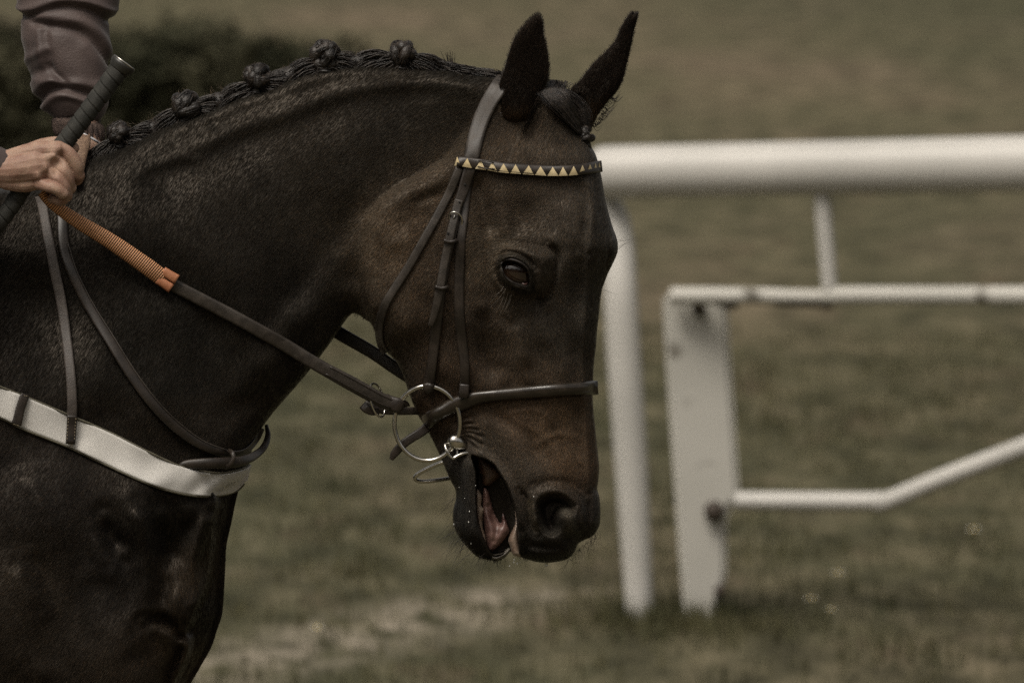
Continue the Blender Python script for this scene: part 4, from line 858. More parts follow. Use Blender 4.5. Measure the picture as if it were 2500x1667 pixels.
# ---- bridle
bridle = empty('bridle', 'dark brown leather bridle with gold triangle browband on the horse head', 'bridle', tuple(Q(1200., 500., -150.)))
strap('crownpiece', [(1246, 186, 44), (1226, 203, 44), (1205, 232, 43), (1186, 266, 42), (1170, 305, 41), (1159, 345, 40), (1150, 388, 38), (1143, 412, 36)], bridle, LEATHER_WORN, th=7, lift=3)
strap('crownpiece', [(1246, 186, 44), (1226, 203, 44), (1205, 232, 43), (1186, 266, 42), (1170, 305, 41), (1159, 345, 40)], bridle, LEATHER_WORN, th=7, lift=3, side=1).hide_render = False
strap('throatlatch', [(1122, 410, 22), (1101, 462, 21), (1073, 517, 21), (1036, 583, 21), (1001, 645, 21), (966, 700, 21), (941, 742, 21), (928, 781, 20), (925, 812, 19), (930, 842, 18), (942, 862, 17)], bridle, LEATHER_WORN, th=6, lift=3)
sl = strap('noseband_hanger', [(1146, 440, 20), (1138, 480, 22), (1131, 530, 24), (1124, 590, 25), (1121, 680, 25), (1121, 764, 25), (1127, 827, 25), (1134, 889, 24), (1134, 950, 23), (1133, 974, 22)], bridle, th=5, lift=2)
ck = strap('cheekpiece', [(1150, 402, 30), (1142, 430, 30), (1133, 460, 28), (1123, 487, 25), (1116, 510, 23), (1106, 560, 23), (1094, 610, 24), (1084, 660, 25), (1074, 715, 26), (1067, 780, 26), (1061, 830, 25), (1054, 889, 25), (1048, 930, 26), (1046, 948, 27)], bridle, th=7, lift=6)
def on2(u, v, l): return float(on(u, v, l))
tail = strap('cheekpiece_end', [(1121, 488, 22), (1114, 512, 22), (1106, 545, 21), (1099, 575, 21), (1091, 612, 21), (1083, 652, 21), (1077, 690, 21), (1070, 725, 21), (1061, 765, 18), (1050, 797, 12)], bridle, LEATHER_WORN, th=5, lift=15)
# loop of cheekpiece round the bit ring
wire('billet_fold', [(1042, 935, on2(1048, 935, 18)), (1046, 952, on2(1048, 945, 22)), (1052, 936, on2(1050, 935, 18))], 11, bridle, LEATHER, n=4)
# buckle
def ellipse(cu, cv, a, b, ang, y, n=16, dy=0):
    t = np.linspace(0, 2*math.pi, n, endpoint=False); ca, sa = math.cos(math.radians(ang)), math.sin(math.radians(ang)); x = a*np.cos(t); z = b*np.sin(t)
    return np.stack([cu+x*ca-z*sa, cv+x*sa+z*ca, y+dy*np.cos(t)], 1)
yb = on2(1110, 535, 20)
bk = wire('buckle', [(1097, 530, yb+6), (1100, 521, yb-2), (1111, 518, yb-6), (1122, 524, yb-3), (1128, 536, yb+4), (1126, 552, yb+10), (1118, 556, yb+12), (1104, 545, yb+12)], 2.3, bridle, closed=True, n=5)
pin = MB(); tube(pin, Q(np.array([1104, 1110.]), np.array([546, 526.]), np.array([yb+6, yb-3])), 1.6*UNIT, 6); o = pin.build('buckle_pin', STEEL, bridle); o.parent = bk
for (u, v, a) in ((1097, 588, 14), (1076, 701, 10)):
    y = on2(u, v, 22); k = strap('keeper', [(u-16, v-3, 9, y+12), (u-13, v-2, 9, y+1), (u-8, v+1, 9, y-1), (u, v+3, 9, y-1), (u+10, v+2, 9, y), (u+16, v-1, 9, y+4), (u+19, v-4, 9, y+14)], bridle, mode='free', th=4, dome=2)
HOLE = noisy('strap_hole', (.006, .005, .004), (.01, .008, .007), 30, .9, 0, 50)
for (u, v, l) in ((1135, 451, 14), (1122, 494, 21), (1094, 570, 21), (1108, 532, 21)):
    mb = MB(); y = on2(u, v, l); tube(mb, Q(np.array([u, u+.01]), np.array([v, v]), np.array([y-.2, y-1.2])), np.array([3.2, 2.6])*UNIT, 10); mb.build('punched_hole', HOLE, bridle)
# browband with gilt triangles
bb = [(1116, 393), (1135, 396), (1165, 401), (1195, 405), (1230, 410), (1270, 413), (1310, 416), (1350, 418), (1390, 417), (1420, 414), (1445, 410), (1462, 407), (1470, 406)]
mb = MB(); ribbon(mb, [(u, v, 27+(1 if u > 1160 else 0)) for u, v in bb], th=7, lift=9, dome=3, n=6, smooth=10)
def band_pt(s_, t_):                       # s_ = photo u, t_ = -1..1 across
    c = catmull(bb, 10); v = np.interp(s_, c[:, 0], c[:, 1]); return v+t_*13.5
GOLD = noisy('gilt_triangles', (.66, .53, .30), (.82, .69, .44), 80, .38, .25, 500, .5, bdist=.0005)
tris = [(1117, 8, .5), (1140, 12, 1), (1173, 13, 1), (1202, 12, 1), (1230, 13, 1), (1259, 13, 1), (1290, 14, 1), (1320, 14, 1), (1350, 13.5, 1), (1375, 11.5, 1), (1400, 11.5, 1), (1422, 9.5, 1), (1441, 8, 1), (1455, 5.5, 1), (1464, 4, 1)]
BB = MB()
c = catmull([(u, v, 27) for u, v in bb], 6); hline = hsmooth(HAT(c[:, 0], c[:, 1]), 10)
for (u, hw, q) in tris:
    P3 = [(u-hw, .88), (u+hw, .88), (u+rng.uniform(-1, 1), -.78)]; vv = []; sub = 5; f = []
    for i in range(sub+1):
        for j in range(sub+1-i):
            a, b = i/sub, j/sub; x = P3[0][0]*(1-a-b)+P3[1][0]*a+P3[2][0]*b; tt = P3[0][1]*(1-a-b)+P3[1][1]*a+P3[2][1]*b
            h = np.interp(x, c[:, 0], hline)+9+7+3*(1-tt*tt)+1.3; vv.append((x, band_pt(x, tt), -h))
    idx = {}; kk = 0
    for i in range(sub+1):
        for j in range(sub+1-i): idx[i, j] = kk; kk += 1
    for i in range(sub):
        for j in range(sub-i):
            f.append((idx[i, j], idx[i+1, j], idx[i, j+1]))
            if i+j < sub-1: f.append((idx[i+1, j], idx[i+1, j+1], idx[i, j+1]))
    A = np.array(vv); mb.add(Q(A[:, 0], A[:, 1], A[:, 2]), [q[::-1] for q in f], mi=1)
for ks_ in ([(1168, 393), (1190, 394), (1206, 398)], [(1166, 407), (1188, 412), (1208, 413)]):      # worn stitching
    q = np.array(ks_, float); h = np.interp(q[:, 0], c[:, 0], hline)+22; tube(mb, Q(q[:, 0], q[:, 1], -h), 1.6*UNIT, 6, mi=0)
mb.build('browband', [LEATHER, GOLD], bridle)
mb = MB(); ribbon(mb, [(u, v, 27) for u, v in bb], th=7, lift=9, n=6, smooth=10, side=1); mb.build('browband', LEATHER, bridle)
# noseband: padded front, plain rear, loose end
NBL = noisy('polished_leather', (.018, .014, .010), (.038, .029, .021), 60, .24, .35, 700, .6, bdist=.0005)
nb = [(1460, 946, 34), (1440, 947, 35), (1386, 950, 35), (1309, 956, 34), (1233, 962, 32), (1190, 968, 32), (1160, 973, 35), (1133, 981, 40), (1105, 992, 42), (1078, 1006, 38), (1052, 1021, 38), (1036, 1034, 38)]
strap('noseband', nb, bridle, NBL, th=6, lift=3, dome=11, smooth=10)
strap('noseband', nb, bridle, th=7, lift=3, dome=6, smooth=10, side=1)
mb = MB()
for o_ in (-10, 9):
    q = catmull([(u, v+o_) for u, v, _ in nb[:6]], 8); hh = hsmooth(HAT(q[:, 0], q[:, 1]), 6); tube(mb, Q(q[:, 0], q[:, 1], -(hh+12)), 1.7*UNIT, 6)
mb.build('noseband_piping', LEATHER_WORN, bridle)
strap('noseband_end', [(1046, 1040, 24, -30), (1026, 1056, 23, -42), (1003, 1070, 22, -48), (982, 1086, 22, -50), (964, 1106, 20, -48), (955, 1122, 10, -46)], bridle, mode='free', th=6)
y = on2(1133, 965, 20)
strap('hanger_loop', [(1134, 938, 24, y), (1133, 950, 25, y-1), (1132, 962, 25, y-1), (1131, 972, 22, y+3)], bridle, mode='free', th=6, n=3)

# ---- bit
bit = empty('bit', 'steel loose ring snaffle bit in the open mouth of the horse', 'bit', tuple(Q(1118., 1081., -95.)))
ybit = on2(1118, 1078, 14)
t = np.linspace(0, 2*math.pi, 40, endpoint=False)
ringp = np.stack([1043+80*np.cos(t), 1033+91*np.sin(t), np.minimum(ybit+10+0*t, -(HAT(1043+80*np.cos(t), 1033+91*np.sin(t))+9))], 1)
ringp[:, 2] = [min(ringp[(i+k) % 40, 2] for k in range(-3, 4)) for i in range(40)]; ringp[:, 2] = [np.mean([ringp[(i+k) % 40, 2] for k in range(-3, 4)]) for i in range(40)]
wire('bit_ring', ringp, 5.6, bit, closed=True, n=3, seg=12)
tf_ = ringp.copy(); tf_[:, 0] = 1043+50*np.cos(t)+0*t
def lathe(name, prof_, c0, c1, parent, mat):
    p = np.array(prof_, float); a = np.array(c0, float); b = np.array(c1, float); mb = MB()
    q = a+(b-a)*p[:, :1]; tube(mb, Q(q[:, 0], q[:, 1], q[:, 2]), p[:, 1]*UNIT, 18); return mb.build(name, mat, parent)
lathe('bit_end', [(0, 2), (.04, 10), (.14, 16), (.3, 19), (.5, 18), (.68, 14), (.85, 11), (1, 9)], (1096, 1070, ybit-12), (1148, 1094, ybit+20), bit, STEEL)
wire('mouthpiece', [(1138, 1090, ybit+20), (1160, 1100, ybit+60), (1170, 1104, 0), (1160, 1100, -ybit-60)], 8, bit)
wire('bit_link', [(1087, 1084, ybit-2), (1090, 1098, ybit-12), (1098, 1112, ybit-12), (1108, 1119, ybit-10), (1114, 1112, ybit+2), (1116, 1098, ybit+8), (1100, 1086, ybit+4)], 3.3, bit, closed=True, n=5)
wire('curb_hook', [(1108, 1118, ybit-8), (1120, 1111, ybit-6), (1134, 1106, ybit-2), (1150, 1104, ybit+8), (1158, 1105, ybit+26)], 4.2, bit)
# far ring seen edge on below the jaw
wire('far_ring', [(1160, 1108, 60), (1112, 1116, 20), (1086, 1126, 10), (1056, 1138, 20), (1028, 1152, 30), (1014, 1163, 36), (1016, 1171, 42), (1030, 1175, 48), (1058, 1173, 54), (1092, 1168, 62), (1130, 1160, 70), (1165, 1140, 72)], 5.4, bit, closed=True, n=5)
# ---- reins
reins = empty('reins', 'brown leather reins with orange rubber grip running from hand to bit', 'reins', tuple(Q(400., 690., -250.)))
def grip_mat():
    m, t, b = newmat('rubber_grip'); L = t.links.new
    tc = nd(t, 'ShaderNodeTexCoord'); sp = nd(t, 'ShaderNodeSeparateXYZ'); L(tc.outputs['UV'], sp.inputs[0])
    m1 = nd(t, 'ShaderNodeMath', operation='MULTIPLY'); m1.inputs[1].default_value = 1/(5.6*UNIT)*2*math.pi
    sl_ = nd(t, 'ShaderNodeMath', operation='MULTIPLY_ADD'); L(sp.outputs[1], sl_.inputs[0]); sl_.inputs[1].default_value = 3.0; 
    L(sp.outputs[0], m1.inputs[0]); L(m1.outputs[0], sl_.inputs[2])
    s1 = nd(t, 'ShaderNodeMath', operation='SINE'); L(sl_.outputs[0], s1.inputs[0])
    m2 = nd(t, 'ShaderNodeMath', operation='MULTIPLY'); m2.inputs[1].default_value = 7*2*math.pi; L(sp.outputs[1], m2.inputs[0]); s2 = nd(t, 'ShaderNodeMath', operation='SINE'); L(m2.outputs[0], s2.inputs[0])
    m3 = nd(t, 'ShaderNodeMath', operation='MULTIPLY_ADD'); m3.inputs[1].default_value = .28; L(s2.outputs[0], m3.inputs[0]); L(s1.outputs[0], m3.inputs[2])
    cr = nd(t, 'ShaderNodeValToRGB'); e = cr.color_ramp.elements; e[0].color = (.05, .022, .012, 1); e[0].position = .2; e[1].color = (.70, .35, .17, 1); e[1].position = .52
    mr = nd(t, 'ShaderNodeMapRange'); mr.inputs['From Min'].default_value = -1.3; mr.inputs['From Max'].default_value = 1.3; L(m3.outputs[0], mr.inputs[0]); L(mr.outputs[0], cr.inputs[0]); L(cr.outputs[0], b.inputs['Base Color'])
    bp = nd(t, 'ShaderNodeBump', Strength=1, Distance=.0012); L(mr.outputs[0], bp.inputs['Height']); L(bp.outputs[0], b.inputs['Normal']); b.inputs['Roughness'].default_value = .6
    return m
GRIP = grip_mat()
TAN = noisy('tan_leather', (.30, .115, .055), (.42, .18, .09), 60, .5, .3, 700, .4, bdist=.0005)
hy = lambda u, v, l: on2(u, v, l)
gy0 = -345; gy1 = hy(400, 682, 16)
lin = lambda k: gy0+(gy1-gy0)*k
gp = [(100, 470), (119, 492), (150, 514), (190, 541), (271, 590), (352, 646), (401, 682)]
gw = [20, 23, 30, 34, 39, 42, 42]
gpts = [(u, v, w_, min(lin(i/6), hy(u, v, 10))) for i, ((u, v), w_) in enumerate(zip(gp, gw))]
strap('rubber_grip', gpts, reins, GRIP, mode='free', th=7, dome=7, n=10)
mb = MB()                                            # leather stop: two folded tabs
for (o_, w_) in ((-13, 22), (12, 22)):
    d = np.array([.53, .85])*0; a = np.array([391, 672]); b_ = np.array([425, 694]); nn = np.array([-.55, .84])
    ribbon(mb, [(*(a+nn*o_), w_, gy1-6), (*((a+b_)/2+nn*o_), w_+1, gy1-7), (*(b_+nn*o_*1.05), w_+3, gy1-7)], mode='free', th=8, dome=3, n=4)
mb.build('rein_stop', TAN, reins)
rp_ = [(415, 690), (434, 702), (488, 730), (542, 758), (596, 787), (650, 817), (700, 845), (750, 876), (800, 905), (850, 932), (888, 953), (926, 974), (958, 988), (978, 990)]
ry = [hy(415, 690, 9), hy(434, 702, 9), hy(488, 730, 9), hy(542, 758, 9), hy(596, 787, 9), hy(650, 817, 9), hy(700, 845, 6)]
y7 = ry[-1]; yend = ybit+10
while len(ry) < len(rp_): ry.append(y7+(yend-y7)*((len(ry)-6)/(len(rp_)-7)))
strap('rein', [(u, v, 33+3*(u > 840), y_) for (u, v), y_ in zip(rp_, ry)], reins, LEATHER_WORN, mode='free', th=6, dome=1.5, n=8)
mb = MB()
for o_ in (-11, 9):
    q = np.array(rp_[8:13], float)+np.array([-.5, .86])*o_; q = catmull(q, 6); yy = np.interp(q[:, 0], [p[0] for p in rp_], ry)-8.5; tube(mb, Q(q[:, 0], q[:, 1], yy), 1.5*UNIT, 6)
mb.build('rein_edge', LEATHER, reins)
strap('rein_loop', [(938, 976, 34, yend-9), (955, 984, 36, yend-12), (972, 990, 38, yend-13), (984, 994, 36, yend-6), (986, 996, 30, yend+8)], reins, mode='free', th=6, dome=2)
strap('rein_underside', [(890, 985, 16, yend+22), (930, 1000, 20, yend+18), (975, 1003, 20, yend+16), (1010, 1003, 19, yend+26), (1040, 1003, 18, yend+50)], reins, mode='free', th=5)
wire('stop_ring', ellipse(921, 977, 16, 42, -14, yend-4, dy=24), 2.7, reins, closed=True, n=4)
strap('ring_tab', [(884, 988, 20, yend-4), (894, 997, 22, yend-10), (908, 1004, 20, yend-6), (926, 1004, 16, yend)], reins, mode='free', th=8)
strap('far_rein', [(1060, 960, 30, 95), (974, 905, 31, 100), (912, 862, 32, 108), (850, 826, 33, 118), (800, 797, 33, 130), (700, 740, 33, 160), (500, 620, 33, 200), (350, 480, 33, 175), (240, 380, 30, 100)], reins, LEATHER, mode='free', th=6)

# ---- breast girth and neck straps
def elastic_mat():
    m, t, b = newmat('white_elastic'); L = t.links.new
    tc = nd(t, 'ShaderNodeTexCoord'); sp = nd(t, 'ShaderNodeSeparateXYZ'); L(tc.outputs['UV'], sp.inputs[0])
    n = nd(t, 'ShaderNodeTexNoise', Scale=18, Detail=5); L(tc.outputs['Object'], n.inputs['Vector'])
    cr = nd(t, 'ShaderNodeValToRGB'); cr.color_ramp.elements[0].color = (.52, .505, .47, 1); cr.color_ramp.elements[1].color = (.72, .70, .66, 1); L(n.outputs[0], cr.inputs[0])
    m1 = nd(t, 'ShaderNodeMath', operation='MULTIPLY'); m1.inputs[1].default_value = 26*2*math.pi; L(sp.outputs[1], m1.inputs[0]); s1 = nd(t, 'ShaderNodeMath', operation='SINE'); L(m1.outputs[0], s1.inputs[0])
    mr = nd(t, 'ShaderNodeMapRange'); mr.inputs['From Min'].default_value = -1; mr.inputs['To Min'].default_value = .72; mr.inputs['To Max'].default_value = 1.12; L(s1.outputs[0], mr.inputs[0])
    vm = nd(t, 'ShaderNodeVectorMath', operation='SCALE'); L(cr.outputs[0], vm.inputs[0]); L(mr.outputs[0], vm.inputs['Scale']); L(vm.outputs[0], b.inputs['Base Color'])
    bp = nd(t, 'ShaderNodeBump', Strength=.35, Distance=.0005); L(s1.outputs[0], bp.inputs['Height']); L(bp.outputs[0], b.inputs['Normal']); b.inputs['Roughness'].default_value = .75; b.inputs['Sheen Weight'].default_value = .2
    return m
girth = empty('breast_girth', 'wide white elastic breast girth across the horse chest with dark loops', 'breast girth', tuple(Q(300., 1110., -330.)))
top = catmull([(-400, 790), (-200, 865), (0, 945), (54, 966), (163, 1012), (271, 1058), (352, 1099), (434, 1137), (488, 1151), (542, 1156), (580, 1149), (600, 1141), (610, 1134)], 8)
bot = catmull([(-400, 868), (-200, 940), (0, 1018), (54, 1045), (163, 1088), (244, 1126), (325, 1164), (379, 1186), (434, 1202), (488, 1210), (542, 1207), (580, 1195), (601, 1172)], 8)
mb = MB(); G1 = 13; A = []
hl = []
for a in np.linspace(0, 1, G1):
    q = top*(1-a)+bot*a; hl.append(hsmooth(HAT(q[:, 0], q[:, 1]), 8))
hl = np.array(hl); hm = hsmooth(hl.copy(), 6); 
for j, a in enumerate(np.linspace(0, 1, G1)):
    q = top*(1-a)+bot*a; wob = 4.0*np.sin(np.arange(len(q))*.33+a*2)+1.5*np.sin(np.arange(len(q))*.71)
    z = np.maximum(hm[j], hl[j]-3)+6+wob*np.clip((600-q[:, 0])/120, 0, 1); z = np.where(q[:, 0] > 590, np.minimum(z, hl[j]+7), z); z[-1] = 0
    A.append(np.stack([q[:, 0], q[:, 1], -z], 1))
A = np.stack(A, 1); m_ = len(top); f = [(i*G1+k, i*G1+k+1, (i+1)*G1+k+1, (i+1)*G1+k) for i in range(m_-1) for k in range(G1-1)]
L = np.concatenate([[0], np.cumsum(np.linalg.norm(np.diff(top, axis=0), axis=1))])
uv = np.stack([np.repeat(L, G1)*UNIT, np.tile(np.linspace(0, 1, G1), m_)], 1); A = A.reshape(-1, 3)
pf = Q(A[:, 0], A[:, 1], A[:, 2]); n0 = len(pf)
B2 = A.copy(); B2[:, 2] = np.abs(A[:, 2]); pb = Q(B2[:, 0], B2[:, 1], B2[:, 2])
mb.add(pf, f, uv); mb.add(pb, [q[::-1] for q in f], uv)
el = mb.build('elastic_band', elastic_mat(), girth)
so = el.modifiers.new('thick', 'SOLIDIFY'); so.thickness = .0022; so.offset = 1
mb = MB()
for cc_ in (top, bot):
    o_ = 1.5 if cc_ is bot else -1.5
    q = cc_[:-2]; hh = hsmooth(HAT(q[:, 0], q[:, 1]), 8); tube(mb, Q(q[:, 0], q[:, 1]+o_, -(hh+7)), 3.0*UNIT, 6)
mb.build('binding', noisy('olive_binding', (.075, .068, .045), (.11, .10, .07), 60, .7, .3, 500), girth)
LT = (LEATHER, STITCH)
mb = MB(); ribbon(mb, [(62, 962, 22), (57, 975, 23), (49, 1000, 23), (44, 1022, 24), (40, 1036, 26)], th=5, lift=16, n=5); stitches(mb, [(56, 965), (68, 967)], 22, 5, 3); stitches(mb, [(30, 1034), (50, 1040)], 22, 5, 3); mb.build('leather_loop', LT, girth)
mb = MB(); ribbon(mb, [(176, 1014, 25), (175, 1040, 25), (172, 1084, 24)], th=6, lift=18, n=5)
for o_ in (-9, 9): stitches(mb, [(176+o_, 1018), (172+o_, 1080)], 25, 8, 4)
mb.build('strap_end', LT, girth)
strap('shoulder_strap', [(97, 478, 26), (103, 503, 25), (114, 563, 25), (130, 644, 26), (149, 736, 26), (163, 834, 25), (172, 915, 25), (176, 980, 25), (176, 1018, 25)], girth, noisy('grey_brown_leather', (.042, .034, .029), (.07, .057, .048), 90, .5, .4, 700), th=5, lift=10, smooth=20)
mart = empty('neck_strap', 'dark leather neck strap curving down the neck to a keeper at the chest', 'neck strap', tuple(Q(480., 1080., -260.)))
cur = [(140, 470, 26), (150, 520, 27), (156, 600, 27), (179, 671, 27), (217, 747, 27), (271, 834, 27), (325, 920, 27), (379, 991, 27), (434, 1045, 27), (488, 1083, 25), (542, 1104, 22), (575, 1108, 17), (605, 1098, 13), (628, 1072, 12), (642, 1046, 9)]
strap('neck_strap_band', cur, mart, LEATHER, th=6, lift=11, dome=2, smooth=20)
mb = MB(); q = catmull([(u+w_*.46*.75, v-w_*.46*.6) for u, v, w_ in cur[2:11]], 8); hh = hsmooth(HAT(q[:, 0], q[:, 1]), 20); tube(mb, Q(q[:, 0], q[:, 1], -(hh+18)), 2*UNIT, 6); mb.build('raised_edge', LEATHER_WORN, mart)
ye = on2(500, 1120, 20)
strap('buckle_end', [(650, 1036, 8, 20), (654, 1062, 14, -4), (647, 1086, 17, -40), (632, 1104, 19, -75), (605, 1120, 23, ye*.62), (570, 1128, 26, ye*.86), (520, 1130, 27, ye), (460, 1133, 24, ye-4), (438, 1139, 16, ye-2), (418, 1152, 5, ye+2)], mart, LEATHER, mode='free', th=7, dome=4)
strap('keeper', [(556, 1098, 11, ye*.86), (566, 1104, 11, ye*.9-14), (570, 1118, 11, ye*.9-20), (562, 1134, 11, ye*.9-18), (548, 1142, 11, ye*.9-6)], mart, LEATHER, mode='free', th=4, dome=2)

# ================================================================== RIDER
def remeshed(name, parts, voxel, mat, parent, smooth=4, subd=0):
    """several overlapping closed shapes fused into ONE continuous surface"""
    tmp = mesh_obj('tmp', np.concatenate([p[0] for p in parts]), [], mat)
    vs = []; fs = []; n = 0
    for v, f in parts: vs.append(v); fs += [tuple(i+n for i in q) for q in f]; n += len(v)
    me = bpy.data.meshes.new('tmpm'); me.from_pydata(np.concatenate(vs).tolist(), [], fs); tmp.data = me
    r = tmp.modifiers.new('r', 'REMESH'); r.mode = 'VOXEL'; r.voxel_size = voxel
    s_ = tmp.modifiers.new('s', 'SMOOTH'); s_.iterations = smooth; s_.factor = .6
    bpy.context.view_layer.update(); dg = bpy.context.evaluated_depsgraph_get(); ev = tmp.evaluated_get(dg); me2 = bpy.data.meshes.new_from_object(ev)
    bpy.data.objects.remove(tmp); me2.name = name
    me2.materials.clear(); me2.materials.append(mat); me2.polygons.foreach_set('use_smooth', np.ones(len(me2.polygons), bool))
    return me2
def cap(pts, n=6, seg=16):
    """tapered limb with rounded ends; pts (u, v, y, r) in photo pixels"""
    c = catmull(pts, n); p = Q(c[:, 0], c[:, 1], c[:, 2]); r = c[:, 3]*UNIT
    t0 = p[0]-p[1]; t0 /= np.linalg.norm(t0)+1e-9; t1 = p[-1]-p[-2]; t1 /= np.linalg.norm(t1)+1e-9
    pp = [p[0]+t0*r[0]*k for k in (1, .85, .5)]; rr = [r[0]*k for k in (.05, .52, .87)]
    qq = [p[-1]+t1*r[-1]*k for k in (.5, .85, 1)]; r2 = [r[-1]*k for k in (.87, .52, .05)]
    mb = MB(); tube(mb, np.concatenate([pp, p, qq]), np.concatenate([rr, r, r2]), seg); return mb.v[0], mb.f
HY = -372                                              # depth of the near hand (photo pixels)
def hand(parts, T):
    for pts in [
        [(-40, 395, 18, 36), (8, 414, 8, 37), (50, 412, 2, 42), (92, 406, 2, 46)],                       # wrist into palm
        [(20, 388, 10, 22), (85, 372, 0, 25), (140, 366, -6, 22)],                                      # metacarpals
        [(20, 402, 6, 24), (80, 396, -8, 24), (128, 386, -12, 20)],
        [(20, 420, 6, 24), (75, 420, -10, 24), (112, 414, -12, 19)],
        [(15, 440, 8, 24), (60, 446, -2, 24), (92, 443, -8, 20)],
        [(60, 428, 14, 38), (110, 420, 20, 40)],                                                        # palm fullness
        [(142, 361, -4, 17.5), (168, 376, -8, 17), (186, 402, -4, 16.5), (190, 426, 6, 15.5)], [(192, 428, 8, 16), (186, 440, 34, 14), (160, 436, 56, 13)],
        [(130, 386, -13, 17), (152, 410, -19, 16), (166, 438, -13, 15.5), (169, 456, 0, 15)], [(172, 458, 4, 15.5), (162, 466, 32, 14), (136, 456, 52, 13)],
        [(112, 414, -14, 16), (136, 433, -26, 15), (156, 457, -24, 14.5), (162, 476, -10, 14)], [(163, 478, -2, 15), (150, 484, 26, 13), (126, 472, 46, 12)],
        [(98, 449, -18, 16), (118, 455, -34, 15), (138, 462, -38, 14.5), (154, 474, -32, 14)], [(158, 472, -20, 14.5), (152, 490, -2, 13), (128, 486, 22, 12)],
        [(60, 380, 30, 24), (105, 358, 46, 20), (150, 350, 50, 16), (180, 362, 40, 14)],                  # thumb lying over the whip, far side
    ]: parts.append(cap([T(*q) for q in pts]))
parts = []; hand(parts, lambda u, v, y, r: (u, v, HY+y, r))
HANDM = remeshed('body', parts, 1.4*UNIT, SKIN, None, 3)
# crease relief in the near hand is carried by the finger roots; a deep dimple between the knuckles:
def dimple(me, u, v, r, amt):
    n = len(me.vertices); co = np.empty(n*3, np.float32); me.vertices.foreach_get('co', co); co = co.reshape(-1, 3)
    c0 = Q(float(u), float(v), HY-20.); d = np.hypot(co[:, 0]-c0[0], co[:, 2]-c0[2]); k = np.exp(-.5*(d/(r*UNIT))**2)*(co[:, 1] < (HY+30)*UNIT); co[:, 1] += amt*UNIT*k; me.vertices.foreach_set('co', co.ravel()); me.update()
for a in [(141, 399, 11, 13), (112, 430, 8, 5), (150, 375, 8, 5), (70, 405, 14, 3), (60, 433, 12, 3), (136, 422, 5, 5)]: dimple(HANDM, *a)
for a in [(134, 380, 8, -6), (97, 432, 8, -7), (118, 408, 7, -4), (60, 418, 20, -3), (150, 362, 8, -3)]: dimple(HANDM, *a)
parts = []
hand(parts, lambda u, v, y, r: (360-u*.9-10, v-14, 185-y, r*.95) if False else (215-(u-140)*.3, 405+(v-410)*.5, 40-y*.7, r*.7))   # far hand: mostly hidden by the mane
parts.append(cap([(205, 300, 62, 36), (212, 345, 55, 36), (216, 385, 45, 38)]))
FARH = remeshed('farh', parts, 2.2*UNIT, SKIN, None, 4)
parts = [cap([(-330, -560, 0, 60), (-330, -640, 0, 85), (-325, -720, 0, 95), (-330, -790, 0, 80)]), cap([(-270, -640, 0, 55), (-262, -700, 0, 62)]), cap([(-400, -430, 0, 70), (-345, -590, 0, 58)]), cap([(-246, -690, 0, 10), (-224, -668, 0, 12), (-240, -660, 0, 12)])]
HEADM = remeshed('headm', parts, 6*UNIT, SKIN, None, 6)
bm = bmesh.new(); bm.from_mesh(HANDM); bm.from_mesh(FARH); bm.from_mesh(HEADM)
me = bpy.data.meshes.new('body'); bm.to_mesh(me); bm.free(); me.materials.append(SKIN); me.polygons.foreach_set('use_smooth', np.ones(len(me.polygons), bool))
rider = empty('person', 'person riding in a maroon jacket, right fist gripping the reins and whip', 'person', tuple(Q(-400., 400., 0.)))
hb = bpy.data.objects.new('body', me); link(hb, rider); me.transform(Matrix.Translation(-rider.location))
def cloth(name, parts, voxel, mat, sm=5):
    m_ = remeshed(name, parts, voxel, mat, None, sm); o = bpy.data.objects.new(name, m_); link(o, rider); m_.transform(Matrix.Translation(-rider.location)); return o
# near sleeve: plain cuff then jacket arm, then torso, all one jacket
cloth('jacket', [cap([(-60, 398, HY+24, 52), (-160, 345, HY+40, 66), (-300, 230, HY+60, 80), (-400, 60, HY+70, 90), (-420, -180, HY+120, 105), (-410, -390, -150, 110)]),
                 cap([(-480, 240, 0, 190), (-460, 0, 0, 205), (-430, -250, 0, 215), (-420, -400, 0, 170)]), cap([(-410, -390, -150, 115), (-410, -400, 150, 115)]),
                 cap([(-410, -400, 150, 110), (-240, -420, 150, 95), (-20, -380, 150, 90), (120, -280, 140, 92), (160, -120, 130, 105)])], 7*UNIT, MAROON, 6)
cloth('ribbed_cuff', [cap([(-52, 390, HY+22, 48), (-20, 400, HY+18, 46), (12, 411, HY+14, 42)], seg=32)], 2.5*UNIT, RIBCLOTH, 2)
cloth('breeches', [cap([(-480, 330, 0, 200), (-480, 380, 0, 190)]), cap([(-440, 380, -150, 130), (-250, 440, -330, 115), (-110, 520, -400, 84), (-78, 545, -405, 78)]), cap([(-80, 545, -405, 76), (-150, 750, -430, 62), (-240, 880, -440, 52)]),
                   cap([(-440, 380, 150, 130), (-250, 440, 330, 115), (-70, 520, 400, 84), (-40, 545, 405, 78)]), cap([(-40, 545, 405, 76), (-150, 750, 430, 62), (-240, 880, 440, 52)])], 6*UNIT, BREECH, 5)
BOOT = noisy('boot_leather', (.012, .01, .009), (.025, .02, .018), 30, .3, .2, 200)
for s_ in (-1, 1): cloth('boot', [cap([(-150, 750, s_*430, 70), (-250, 900, s_*445, 60), (-330, 1060, s_*450, 46)]), cap([(-335, 1065, s_*450, 44), (-250, 1090, s_*455, 38), (-190, 1085, s_*458, 34)])], 6*UNIT, BOOT, 4)
cloth('helmet', [cap([(-335, -760, 0, 118), (-325, -800, 0, 122)], seg=24), cap([(-260, -755, 0, 70), (-200, -735, 0, 34)])], 7*UNIT, noisy('helmet_cover', (.03, .012, .015), (.05, .02, .025), 20, .5, .1, 80), 3)
